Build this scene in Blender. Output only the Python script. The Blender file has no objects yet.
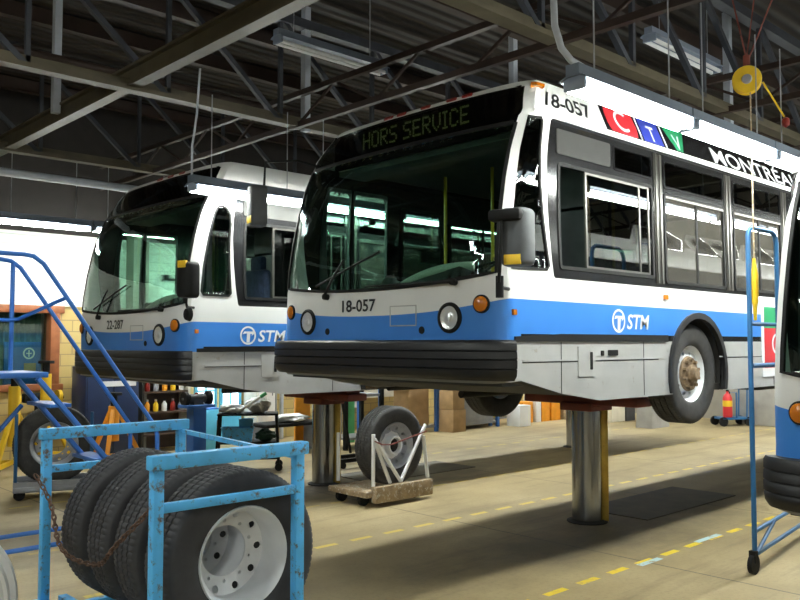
import bpy, bmesh, math, random
from mathutils import Vector, Matrix
from mathutils.geometry import delaunay_2d_cdt
random.seed(7)
SC = bpy.context.scene; COL = SC.collection
PI = math.pi
V = Vector

# ---------------------------------------------------------------- materials
def mat(name, c, r=.55, m=0., var=.12, scale=5., bump=0., spot=None, spot_amt=.5, coat=0., spec=.5):
    M = bpy.data.materials.new(name); M.use_nodes = True
    nt = M.node_tree; N = nt.nodes; L = nt.links
    b = N['Principled BSDF']; b.inputs['Roughness'].default_value = r; b.inputs['Metallic'].default_value = m
    b.inputs['Coat Weight'].default_value = coat; b.inputs['Specular IOR Level'].default_value = spec
    tc = N.new('ShaderNodeTexCoord'); no = N.new('ShaderNodeTexNoise')
    no.inputs['Scale'].default_value = scale; no.inputs['Detail'].default_value = 6
    L.new(tc.outputs['Object'], no.inputs['Vector'])
    cr = N.new('ShaderNodeValToRGB'); cr.color_ramp.elements[0].position = .3; cr.color_ramp.elements[1].position = .7
    cr.color_ramp.elements[0].color = [max(0, x*(1-var)) for x in c]+[1]
    cr.color_ramp.elements[1].color = [min(1, x*(1+var)) for x in c]+[1]
    L.new(no.outputs['Fac'], cr.inputs['Fac']); out = cr.outputs['Color']
    if spot:                                   # worn / dirty / rusty patches with a shape of their own
        n2 = N.new('ShaderNodeTexNoise'); n2.inputs['Scale'].default_value = scale*2.7; n2.inputs['Detail'].default_value = 9
        n2.inputs['Roughness'].default_value = .7
        L.new(tc.outputs['Object'], n2.inputs['Vector'])
        r2 = N.new('ShaderNodeValToRGB'); r2.color_ramp.elements[0].position = 1-spot_amt; r2.color_ramp.elements[1].position = min(1, 1-spot_amt+.1)
        L.new(n2.outputs['Fac'], r2.inputs['Fac'])
        mx = N.new('ShaderNodeMix'); mx.data_type = 'RGBA'
        L.new(r2.outputs['Color'], mx.inputs['Factor']); L.new(out, mx.inputs['A']); mx.inputs['B'].default_value = list(spot)+[1]
        out = mx.outputs['Result']
    L.new(out, b.inputs['Base Color'])
    if bump:
        bp = N.new('ShaderNodeBump'); bp.inputs['Strength'].default_value = bump; bp.inputs['Distance'].default_value = .01
        L.new(no.outputs['Fac'], bp.inputs['Height']); L.new(bp.outputs['Normal'], b.inputs['Normal'])
    return M

def glow(name, c, s):
    M = bpy.data.materials.new(name); M.use_nodes = True; N = M.node_tree.nodes; b = N['Principled BSDF']
    b.inputs['Base Color'].default_value = (.8, .8, .8, 1)
    b.inputs['Emission Color'].default_value = list(c)+[1]; b.inputs['Emission Strength'].default_value = s
    return M

def glass(name, tint, dirt=.0, dirtc=(.3, .28, .24), ior=1.5):
    M = bpy.data.materials.new(name); M.use_nodes = True; nt = M.node_tree; N = nt.nodes; L = nt.links
    N.remove(N['Principled BSDF']); out = N['Material Output']
    tr = N.new('ShaderNodeBsdfTransparent'); tr.inputs['Color'].default_value = list(tint)+[1]
    gl = N.new('ShaderNodeBsdfGlossy'); gl.inputs['Roughness'].default_value = .015; gl.inputs['Color'].default_value = (1, 1, 1, 1)
    fr = N.new('ShaderNodeFresnel'); gm = N.new('ShaderNodeNewGeometry'); mr = N.new('ShaderNodeMapRange'); L.new(gm.outputs['Backfacing'], mr.inputs['Value'])
    mr.inputs['To Min'].default_value = ior; mr.inputs['To Max'].default_value = 1/ior; L.new(mr.outputs[0], fr.inputs['IOR'])   # a pane reflects alike from both faces
    mx = N.new('ShaderNodeMixShader'); L.new(fr.outputs[0], mx.inputs[0]); L.new(tr.outputs[0], mx.inputs[1]); L.new(gl.outputs[0], mx.inputs[2])
    last = mx
    if dirt:
        df = N.new('ShaderNodeBsdfDiffuse'); df.inputs['Color'].default_value = list(dirtc)+[1]
        tc = N.new('ShaderNodeTexCoord'); no = N.new('ShaderNodeTexNoise'); no.inputs['Scale'].default_value = 45; no.inputs['Detail'].default_value = 9; no.inputs['Roughness'].default_value = .7
        L.new(tc.outputs['Object'], no.inputs['Vector'])
        mm = N.new('ShaderNodeMath'); mm.operation = 'MULTIPLY'; mm.inputs[1].default_value = dirt*2; L.new(no.outputs['Fac'], mm.inputs[0])
        m2 = N.new('ShaderNodeMixShader'); L.new(mm.outputs[0], m2.inputs[0]); L.new(mx.outputs[0], m2.inputs[1]); L.new(df.outputs[0], m2.inputs[2])
        last = m2
    L.new(last.outputs[0], out.inputs['Surface'])
    return M

# ---------------------------------------------------------------- mesh builder
class MB:
    def __init__(s): s.bm = bmesh.new(); s.mi = 0; s.keep = False
    def face(s, vs, mi=None):
        try:
            f = s.bm.faces.new(vs); f.material_index = s.mi if mi is None else mi; return f
        except ValueError: return None
    def grid(s, rows, closed_u=False, closed_v=False, mi=None):
        R = [[s.bm.verts.new(p) for p in r] for r in rows]
        nr, nc = len(R), len(R[0])
        for i in range(nr if closed_v else nr-1):
            for j in range(nc if closed_u else nc-1):
                s.face([R[i][j], R[i][(j+1) % nc], R[(i+1) % nr][(j+1) % nc], R[(i+1) % nr][j]], mi)
        return R
    def box(s, c, d, rz=0., rot=None, b=0., mi=None):
        M = Matrix.Translation(V(c)) @ (rot.to_4x4() if rot else Matrix.Rotation(rz, 4, 'Z'))
        t = bmesh.new(); bmesh.ops.create_cube(t, size=1, matrix=Matrix.Diagonal((d[0], d[1], d[2], 1)))
        if b: bmesh.ops.bevel(t, geom=t.edges[:], offset=min(b, min(d)*.45), segments=2, affect='EDGES', profile=.5)
        mp = {v: s.bm.verts.new(M @ v.co) for v in t.verts}
        for f in t.faces: s.face([mp[v] for v in f.verts], mi)
        t.free(); return s
    def bar(s, p0, p1, w, h=None, b=0., mi=None):
        p0 = V(p0); p1 = V(p1); d = p1-p0; h = h or w
        q = d.to_track_quat('X', 'Z')
        return s.box((p0+p1)/2, (d.length, w, h), rot=q.to_matrix(), b=b, mi=mi)
    def tube(s, pts, r, n=8, caps=True, mi=None):
        pts = [V(p) for p in pts]; rows = []; N = None
        for i, p in enumerate(pts):
            t = (pts[min(i+1, len(pts)-1)]-pts[max(i-1, 0)]).normalized()
            if N is None:
                N = t.cross(V((0, 0, 1)));
                if N.length < .01: N = t.cross(V((1, 0, 0)))
            N = (N - t*N.dot(t)).normalized(); Bn = t.cross(N)
            rr = r[i] if isinstance(r, (list, tuple)) else r
            rows.append([p+(N*math.cos(2*PI*k/n)+Bn*math.sin(2*PI*k/n))*rr for k in range(n)])
        R = s.grid(rows, closed_u=True, mi=mi)
        if caps: s.face(R[0][::-1], mi); s.face(R[-1], mi)
        return s
    def cyl(s, p0, p1, r, n=16, mi=None, r2=None): return s.tube([p0, p1], [r, r if r2 is None else r2], n, True, mi)
    def lathe(s, prof, o=(0, 0, 0), ax='Z', n=32, mi=None, lug=None, a0=0., a1=2*PI):
        o = V(o); full = abs(a1-a0-2*PI) < 1e-6; rows = []
        for k in range(n if full else n+1):
            a = a0+(a1-a0)*k/n; c, q = math.cos(a), math.sin(a); row = []
            for i, (r, h) in enumerate(prof):
                if lug: r = lug(i, k, r)
                row.append(o+V({'Z': (r*c, r*q, h), 'Y': (r*c, h, r*q), 'X': (h, r*c, r*q)}[ax]))
            rows.append(row)
        s.grid(rows, closed_v=full, mi=mi); return s
    def fill(s, loops, fn, mi=None):
        """flat outline (first loop) with holes, mapped to 3D by fn(u,v)"""
        for f in fill2d(loops): s.face([s.bm.verts.new(fn(*p)) for p in f], mi)
        return s
    def plate(s, loops, fn, fn2, mi=None):
        """outline with holes and thickness: front fn, back fn2"""
        s.fill(loops, fn, mi); s.fill(loops, fn2, mi)
        for lp in loops: s.grid([[fn(*p) for p in lp], [fn2(*p) for p in lp]], closed_u=True, mi=mi)
        return s
    def build(s, name, mats, parent=None, smooth=40, loc=None, weld=True, recalc=True):
        if weld: bmesh.ops.remove_doubles(s.bm, verts=s.bm.verts[:], dist=1e-5)
        if recalc and not s.keep: bmesh.ops.recalc_face_normals(s.bm, faces=s.bm.faces[:])
        me = bpy.data.meshes.new(name); s.bm.to_mesh(me); s.bm.free()
        for m in (mats if isinstance(mats, (list, tuple)) else [mats]): me.materials.append(m)
        if s.keep and name not in ('pane', 'windshield'): smooth = 0
        if smooth:
            for p in me.polygons: p.use_smooth = True
            me.set_sharp_from_angle(angle=math.radians(smooth))
        o = bpy.data.objects.new(name, me); COL.objects.link(o)
        if parent: o.parent = parent
        if loc: o.location = loc
        return o

def fill2d(loops, us=(), vs=()):
    t = bmesh.new(); pts = []; ed = []; loops = [[(p[0], p[1]) for p in lp] for lp in loops]
    for lp in loops:
        n0 = len(pts); pts += [V((p[0], p[1])) for p in lp]; ed += [(n0+i, n0+(i+1) % len(lp)) for i in range(len(lp))]
    pv, _, pf, *_ = delaunay_2d_cdt(pts, ed, [], 0, 1e-6)
    def inside(x, y):                       # even-odd rule over all outlines
        k = False
        for lp in loops:
            xj, yj = lp[-1]
            for xi, yi in lp:
                if (yi > y) != (yj > y) and x < (xj-xi)*(y-yi)/(yj-yi)+xi: k = not k
                xj, yj = xi, yi
        return k
    vv = [t.verts.new((p.x, p.y, 0)) for p in pv]
    for f in pf:
        if inside(sum(pv[i].x for i in f)/len(f), sum(pv[i].y for i in f)/len(f)): t.faces.new([vv[i] for i in f])
    t.normal_update()
    u0 = min(p[0] for p in loops[0]); u1 = max(p[0] for p in loops[0]); v0 = min(p[1] for p in loops[0]); v1 = max(p[1] for p in loops[0])
    for u in us:
        if u0 < u < u1: bmesh.ops.bisect_plane(t, geom=t.verts[:]+t.edges[:]+t.faces[:], plane_co=(u, 0, 0), plane_no=(1, 0, 0))
    for v in vs:
        if v0 < v < v1: bmesh.ops.bisect_plane(t, geom=t.verts[:]+t.edges[:]+t.faces[:], plane_co=(0, v, 0), plane_no=(0, 1, 0))
    t.normal_update(); out = []
    for f in t.faces:
        c = [(v.co.x, v.co.y) for v in f.verts]
        out.append(c if f.normal.z > 0 else c[::-1])
    t.free(); return out

def circ(u, v, r, n=24, a0=0): return [(u+r*math.cos(a0+2*PI*k/n), v+r*math.sin(a0+2*PI*k/n)) for k in range(n)]

def rrect(x0, x1, z0, z1, r, n=5):
    r = min(r, abs(x1-x0)/2.01, abs(z1-z0)/2.01); P = []
    for cx, cz, a in ((x1-r, z0+r, -PI/2), (x1-r, z1-r, 0), (x0+r, z1-r, PI/2), (x0+r, z0+r, PI)):
        P += [(cx+r*math.cos(a+PI/2*k/n), cz+r*math.sin(a+PI/2*k/n)) for k in range(n+1)]
    return P

def txt(s, h, w=None, bold=0., shear=0., squeeze=1.):
    """flat glyph mesh of a string: cap height h, centred on 0 (or width w)"""
    cu = bpy.data.curves.new('t', 'FONT'); cu.body = s; cu.size = 1; cu.offset = bold; cu.shear = shear; cu.resolution_u = 3
    o = bpy.data.objects.new('t', cu); COL.objects.link(o)
    dg = bpy.context.evaluated_depsgraph_get(); me = bpy.data.meshes.new_from_object(o.evaluated_get(dg))
    co = [(v.co.x, v.co.y) for v in me.vertices]; fs = [list(p.vertices) for p in me.polygons]
    bpy.data.objects.remove(o); bpy.data.curves.remove(cu); bpy.data.meshes.remove(me)
    x0 = min(c[0] for c in co); x1 = max(c[0] for c in co); y0 = min(c[1] for c in co); y1 = max(c[1] for c in co)
    ky = h/.72 if w is None else h/(y1-y0); kx = ky*squeeze if w is None else w/(x1-x0)
    if w is None: y0, y1 = 0, .72
    co = [((c[0]-(x0+x1)/2)*kx, (c[1]-(y0+y1)/2)*ky) for c in co]
    return co, fs

def add_txt(mb, t, fn, mi=None):
    co, fs = t; vv = [mb.bm.verts.new(fn(*c)) for c in co]
    for f in fs: mb.face([vv[i] for i in f], mi)

# ---------------------------------------------------------------- objects
def tag(o, label, cat, group=None, kind=None):
    o['label'] = label; o['category'] = cat
    if group: o['group'] = group
    if kind: o['kind'] = kind
    return o
def thing(name, label, cat, loc=(0, 0, 0), rz=0., group=None):
    o = bpy.data.objects.new(name, None); COL.objects.link(o); o.empty_display_size = .1
    o.location = loc; o.rotation_euler = (0, 0, rz); return tag(o, label, cat, group)
def dup(root, loc, rz=None, label=None, cat=None):
    r = root.copy(); COL.objects.link(r); r.location = loc
    if rz is not None: r.rotation_euler = (0, 0, rz)
    if label: r['label'] = label
    for ch in list(root.children):
        c = ch.copy(); COL.objects.link(c); c.parent = r
        for g in list(ch.children):
            d = g.copy(); COL.objects.link(d); d.parent = c
    return r
def struct(o, label=None):
    o['kind'] = 'structure'
    return o

M = {}
M['white'] = mat('bus_white_paint', (.74, .74, .72), .3, var=.04, scale=2, coat=.3, spot=(.45, .42, .36), spot_amt=.28)
M['blue'] = mat('bus_blue_paint', (.045, .22, .66), .32, var=.06, scale=2, coat=.3)
M['skirt'] = mat('skirt_grey_paint', (.40, .40, .39), .4, var=.08, scale=3, spot=(.30, .27, .22), spot_amt=.38)
M['black'] = mat('black_gloss', (.012, .012, .013), .16, var=.2)
M['rubber'] = mat('black_rubber', (.010, .010, .010), .65, var=.2, spec=.2)
M['vent'] = mat('vent_panel_grey', (.035, .035, .033), .6, spec=.25)
M['rimdark'] = mat('dull_steel_rim', (.36, .37, .40), .5, m=.3, var=.2, spot=(.10, .085, .07), spot_amt=.4)
M['bumper'] = mat('bumper_rubber', (.009, .009, .010), .45, var=.3, scale=9, bump=.1)
M['under'] = mat('underbody_grime', (.014, .013, .011), .7, var=.35, scale=4, bump=.3)
M['pillar'] = mat('window_pillar_bronze', (.045, .042, .036), .3, m=.4, var=.15)
M['alu'] = mat('brushed_aluminium', (.11, .105, .095), .35, m=.7, var=.08)
M['chrome'] = mat('polished_steel', (.30, .31, .33), .20, m=1., var=.06, scale=2)
M['lampref'] = mat('lamp_reflector', (.85, .85, .83), .28, m=.55, var=.05)
M['amber'] = mat('amber_lens', (.55, .16, .008), .25, var=.1)
M['red'] = mat('red_lens', (.22, .015, .008), .35, var=.1)
M['int_dark'] = mat('cabin_dark_grey', (.06, .065, .07), .6, var=.2)
M['int_grey'] = mat('cabin_grey_panel', (.10, .105, .105), .6, var=.12)
M['seat'] = mat('seat_cloth_navy', (.03, .05, .10), .85, var=.3, scale=18)
M['yel'] = mat('yellow_paint', (.78, .50, .02), .4, var=.12, spot=(.3, .18, .04), spot_amt=.3)
M['orange'] = mat('orange_paint', (.85, .33, .02), .42, var=.12, spot=(.25, .12, .04), spot_amt=.3)
M['dash'] = mat('dashboard_plastic', (.055, .055, .06), .5, var=.15)
M['cowl'] = mat('dash_edge_vinyl', (.7, .7, .62), .4, var=.05)
M['led'] = glow('led_green', (.42, .62, .08), .12)
M['text'] = mat('decal_black', (.01, .01, .012), .4)
M['dec_white'] = mat('decal_white', (.8, .82, .84), .4, var=.03)
M['dec_red'] = mat('decal_red', (.62, .03, .04), .35, var=.05)
M['dec_blue'] = mat('decal_blue', (.04, .06, .42), .35, var=.05)
M['dec_green'] = mat('decal_green', (.02, .3, .12), .35, var=.15, scale=3)
M['glass'] = glass('windshield_glass', (.66, .80, .74))
M['signglass'] = glass('dark_sign_glass', (.35, .37, .36))
M['tint'] = glass('tinted_window_glass', (.22, .28, .25))
M['dirty'] = glass('dusty_window_glass', (.20, .21, .19), dirt=.16)
M['tyre'] = mat('tyre_rubber', (.036, .035, .034), .75, var=.3, scale=12, bump=.15, spot=(.06, .055, .048), spot_amt=.42)
M['tyre_old'] = mat('tyre_rubber_dusty', (.036, .036, .040), .7, var=.25, scale=7, bump=.1, spot=(.05, .048, .044), spot_amt=.36)
M['tread'] = mat('dusty_tread_rubber', (.30, .30, .30), .85, var=.25, scale=9, bump=.1)
M['tread_dark'] = mat('tread_rubber', (.05, .048, .045), .8, var=.25, scale=9, bump=.1)
M['plate'] = mat('oily_steel_plate', (.085, .07, .045), .55, var=.3, scale=4, bump=.15)
M['lens'] = glass('clear_lamp_lens', (.95, .96, .97), ior=1.3)
M['rim'] = mat('rim_silver_paint', (.74, .76, .79), .4, m=.15, var=.08, spot=(.40, .36, .32), spot_amt=.30)
M['hub'] = mat('hub_rust', (.19, .13, .075), .75, var=.4, scale=22, bump=.4)
M['rack'] = mat('rack_blue_paint', (.085, .43, .82), .5, var=.15, scale=6, bump=.15, spot=(.11, .08, .06), spot_amt=.46)
M['stair'] = mat('stair_blue_paint', (.03, .15, .52), .42, var=.12, spot=(.08, .10, .14), spot_amt=.32)
M['stand'] = mat('stand_blue_paint', (.02, .115, .27), .45, var=.15, spot=(.10, .09, .08), spot_amt=.36)
M['rust'] = mat('rusty_steel', (.10, .055, .035), .8, var=.4, scale=15, bump=.4)
M['redox'] = mat('red_oxide_paint', (.17, .035, .022), .6, var=.25, spot=(.05, .04, .035), spot_amt=.42)
M['brass'] = mat('oiled_brass_steel', (.50, .33, .06), .35, m=.6, var=.25, spot=(.08, .05, .02), spot_amt=.4)
M['steel'] = mat('grey_steel', (.30, .31, .33), .5, m=.4, var=.15)
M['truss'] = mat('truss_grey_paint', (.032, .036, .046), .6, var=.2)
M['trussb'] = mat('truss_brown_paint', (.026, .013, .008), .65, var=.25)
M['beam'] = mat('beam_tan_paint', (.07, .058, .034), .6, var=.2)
M['pipe'] = mat('pipe_pale_paint', (.42, .45, .50), .5, var=.12)
M['hood'] = mat('reflector_white_enamel', (.10, .125, .16), .5, var=.06)
M['hoodout'] = mat('fixture_grey_enamel', (.22, .26, .33), .45, var=.1)
M['lamp'] = glow('fluorescent_tube', (.96, 1., .93), 60.)
M['wood'] = mat('worn_wood', (.34, .25, .15), .7, var=.3, scale=9, bump=.2, spot=(.65, .62, .55), spot_amt=.46)
M['card'] = mat('cardboard', (.42, .27, .13), .8, var=.15)
M['cream'] = mat('cream_paint', (.72, .68, .56), .6, var=.08)
M['whitep'] = mat('white_plastic', (.80, .80, .80), .45, var=.04)
M['navy'] = mat('navy_cabinet_paint', (.012, .025, .075), .45, var=.15)
M['cyan'] = mat('cyan_paint', (.13, .58, .86), .45, var=.1)
M['dkgreen'] = mat('dark_green_cloth', (.012, .05, .03), .8, var=.3)
M['green'] = mat('green_paint', (.10, .55, .22), .5, var=.15)
M['bluep'] = mat('upright_blue_paint', (.03, .13, .42), .45, var=.1)
M['sky'] = mat('poster_blue', (.05, .16, .50), .4, var=.08)
M['curt'] = mat('curtain_cloth', (.30, .36, .32), .85, var=.15, scale=8)
M['redbr'] = mat('red_brown_wood', (.30, .10, .035), .5, var=.2, scale=8)
M['conc'] = mat('raw_concrete', (.34, .33, .31), .85, var=.15, scale=3, bump=.3)
M['brown'] = mat('dark_brown_wood', (.075, .045, .03), .6, var=.25)
M['stickyel'] = mat('yellow_sticker', (.80, .52, .03), .4, var=.05)
# ---------------------------------------------------------------- tyres and wheels
def tyre_mb(R=.5, w=.27, lugs=84):
    h = w/2; P = [(.283, -h*.80), (.30, -h*.93), (.335, -h), (.40, -h*1.06), (.445, -h*1.03), (.468, -h*1.01), (.472, -h*.985), (R-.010, -h*.90), (R, -h*.80)]
    ribs = [(-.80, -.50), (-.44, -.03), (.03, .44), (.50, .80)]
    T = []
    for a, b in ribs: T += [(R-.013, h*a+.001 if a > -.7 else h*a-.001), (R, h*a+.003), (R, h*b-.003), (R-.013, h*b-.001 if b < .7 else h*b+.001)]
    T = T[1:-1]; prof = P[:-1]+T+[(r, -z) for r, z in P[:-1][::-1]]
    prof = prof+[(.275, 0)]
    n0 = len(P)-1; n1 = n0+len(T)
    def lug(i, k, r):
        return r-.006 if (n0 <= i < n1 and k % 4 == 0) or (i in (n0-1, n1) and k % 4 == 0) else r
    mb = MB(); rows = []; N = lugs*4
    for k in range(N):
        a = 2*PI*(k+(.0 if k % 4 else .0))/N; c, q = math.cos(a), math.sin(a)
        rows.append([V((lug(i, k, r)*c, hh, lug(i, k, r)*q)) for i, (r, hh) in enumerate(prof)])
    mb.grid(rows, closed_u=True, closed_v=True)
    for f in mb.bm.faces:
        if all(math.hypot(v.co.x, v.co.z) > R-.016 for v in f.verts): f.material_index = 1
    return mb

def rim_mb(dish, nholes=10, hub_r=.10, w=.20, hr=.205, br=.140):
    """axis Y, outer side towards -Y. dish = y of the disc centre"""
    mb = MB(); h = w/2
    mb.lathe([(.268, h), (.288, h+.008), (.296, h), (.288, h-.012), (.27, h-.03), (.262, 0), (.27, -h+.03), (.284, -h+.008), (.296, -h-.002), (.290, -h-.012), (.278, -h-.004), (.262, -h+.03), (.25, -h+.05), (.25, h-.03), (.268, h)], ax='Y', n=48)
    def yy(r):
        t = max(0, min(1, (.25-r)/.085)); return (-h+.05)*(1-t) + dish*t if dish < 0 else (h-.05)*(1-t)+dish*t
    loops = [circ(0, 0, .25, 60), circ(0, 0, hub_r, 24)]
    loops += [circ(hr*math.cos(a), hr*math.sin(a), .022, 12) for a in [2*PI*k/nholes for k in range(nholes)]]
    loops += [circ(br*math.cos(a), br*math.sin(a), .011, 8) for a in [2*PI*(k+.5)/10 for k in range(10)]]
    fn = lambda u, v: V((u, yy(math.hypot(u, v)), v)); fn2 = lambda u, v: V((u, yy(math.hypot(u, v))+.012, v))
    # ring cuts so that the dish really bends
    mb.plate(loops, fn, fn2)
    return mb

def hub_parts(parent, y0):
    mb = MB(); mb.lathe([(.001, y0-.095), (.05, y0-.095), (.062, y0-.08), (.066, y0-.05), (.085, y0-.045), (.09, y0-.02), (.17, y0-.012), (.178, y0+.01)], ax='Y', n=32)
    hb = mb.build('hub', M['hub'], parent)
    n = MB()
    for k in range(10):
        a = 2*PI*(k+.5)/10; c = V((.138*math.cos(a), y0-.012, .138*math.sin(a)))
        n.cyl(c, c+V((0, -.035, 0)), .019, 6)
    n.build('lug_nuts', M['hub'], parent)

TY = tyre_mb().build('tyre_source', [M['tyre'], M['tread_dark']]); TYRE_ME = TY.data; bpy.data.objects.remove(TY)
def mesh_obj(name, me, parent=None, loc=None):
    o = bpy.data.objects.new(name, me); COL.objects.link(o)
    if parent: o.parent = parent
    if loc: o.location = loc
    return o

# ---------------------------------------------------------------- bus
W0 = 1.43; XF = -2.895; BD = .12; BN = 8.; BOW = .03
TAB = []
def _tab():
    a = 0; last = None
    for k in range(1601):
        th = k/1600*PI/2; y = W0*math.sin(th)**(2/BN) if th > 0 else 0; u = BD*(1-math.cos(th)); x = XF+u+BOW*(y/W0)**2
        if last: a += math.hypot(x-last[0], y-last[1])
        TAB.append((a, x, y)); last = (x, y)
    # first step is long (sin power): fine, the front is nearly straight there
_tab()
S1 = TAB[-1][0]; XS = TAB[-1][1]
import bisect as _bs
TA = [t[0] for t in TAB]
def plan(a):
    if a >= S1: return XS+(a-S1), W0
    i = max(1, _bs.bisect_left(TA, a)); p, q = TAB[i-1], TAB[i]; t = (a-p[0])/max(1e-9, q[0]-p[0])
    return p[1]+(q[1]-p[1])*t, p[2]+(q[2]-p[2])*t
WK = [(-1, 1.43), (1.3, 1.43), (2.63, 1.412), (2.655, 1.43), (2.69, 1.43), (2.96, 1.32), (3.0, 1.29), (9, 1.29)]
def Wz(z):
    for (a, b), (c, d) in zip(WK, WK[1:]):
        if a <= z <= c: return b+(d-b)*(z-a)/(c-a)
SK = [(-1, .0), (1.2, .0), (1.5, .02), (1.8, .065), (2.1, .13), (2.35, .205), (2.6, .315), (2.8, .43), (2.95, .53), (3.0, .57), (9, .57)]
def shiftz(z):
    for (a, b), (c, d) in zip(SK, SK[1:]):
        if a <= z <= c: return b+(d-b)*(z-a)/(c-a)
def surf0(s, z):
    a = abs(s); x, y = plan(a); y *= Wz(z)/W0
    b = 1-max(0, min(1, (x+2.75)/1.15)); b = b*b*(3-2*b)
    return V((x+shiftz(z)*b, -math.copysign(y, s) if s else 0, z))
def surf(s, z, off=0.):
    p = surf0(s, z)
    if off:
        du = surf0(s+.01, z)-surf0(s-.01, z); dv = surf0(s, z+.01)-surf0(s, z-.01)
        p = p+du.cross(dv).normalized()*off
    return p
def sx(x, z, side=1):
    lo, hi = .5, 14.
    for _ in range(40):
        m = (lo+hi)/2
        if surf0(m, z).x < x: lo = m
        else: hi = m
    return side*(lo+hi)/2
def sy(y):
    lo, hi = 0., S1
    for _ in range(40):
        m = (lo+hi)/2
        if plan(m)[1] < abs(y): lo = m
        else: hi = m
    return -math.copysign((lo+hi)/2, y)
def dens(lp):
    out = []
    for i, p in enumerate(lp):
        q = lp[(i+1) % len(lp)]; L = math.hypot(q[0]-p[0], q[1]-p[1])
        st = .07 if min(abs(p[0]), abs(q[0])) < S1+.9 else .35
        n = max(1, int(L/st))
        out += [(p[0]+(q[0]-p[0])*k/n, p[1]+(q[1]-p[1])*k/n) for k in range(n)]
    return out
US = [k*.08 for k in range(-28, 29)]+[x for x in (3.2, 4.2, 5.4, 7, 9, 11, -3.2, -4.2, -5.4, -7, -9, -11)]
US = sorted(set(round(u+.0003, 4) for u in US)); VS = [.7, .95, 1.1, 1.3, 1.5, 1.7, 1.9, 2.1, 2.3, 2.5, 2.63, 2.655, 2.69, 2.8, 2.93]
def panel(mb, loops, off=0., mi=None, d=True):
    if d: loops = [dens(l) for l in loops]
    for f in fill2d(loops, US, VS): mb.face([mb.bm.verts.new(surf(u, v, off)) for u, v in f], mi)
def slab(mb, loops, off, th, mi=None):
    """panel with thickness: outer at off, inner at off-th"""
    mb.keep = True
    loops = [dens(l) for l in loops]
    panel(mb, loops, off, mi, False); panel(mb, loops, off-th, mi, False)
    for l in loops: mb.grid([[surf(u, v, off) for u, v in l], [surf(u, v, off-th) for u, v in l]], closed_u=True, mi=mi)
def flank(lp, sd=1):
    """outline given in true (x,z) on a flank"""
    o = [(sx(x, z, sd), z) for x, z in lp]
    return o if sd > 0 else o[::-1]
def ring(lp, d):
    """outline offset inward by d (convex outlines)"""
    n = len(lp); A = sum(lp[i][0]*lp[(i+1) % n][1]-lp[(i+1) % n][0]*lp[i][1] for i in range(n)); sg = 1 if A > 0 else -1; out = []
    for i in range(n):
        p, q, r = lp[i-1], lp[i], lp[(i+1) % n]
        t = (r[0]-p[0], r[1]-p[1]); L = math.hypot(*t) or 1
        out.append((q[0]-t[1]/L*d*sg, q[1]+t[0]/L*d*sg))
    return out
def blue_top(s):
    a = abs(s); return 1.045+.105*max(0, min(1, a/(S1)))**2.4 - .004*max(0, a-S1)
def sub2(p, q, n): return [(p[0]+(q[0]-p[0])*k/n, p[1]+(q[1]-p[1])*k/n) for k in range(n)]

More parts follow.
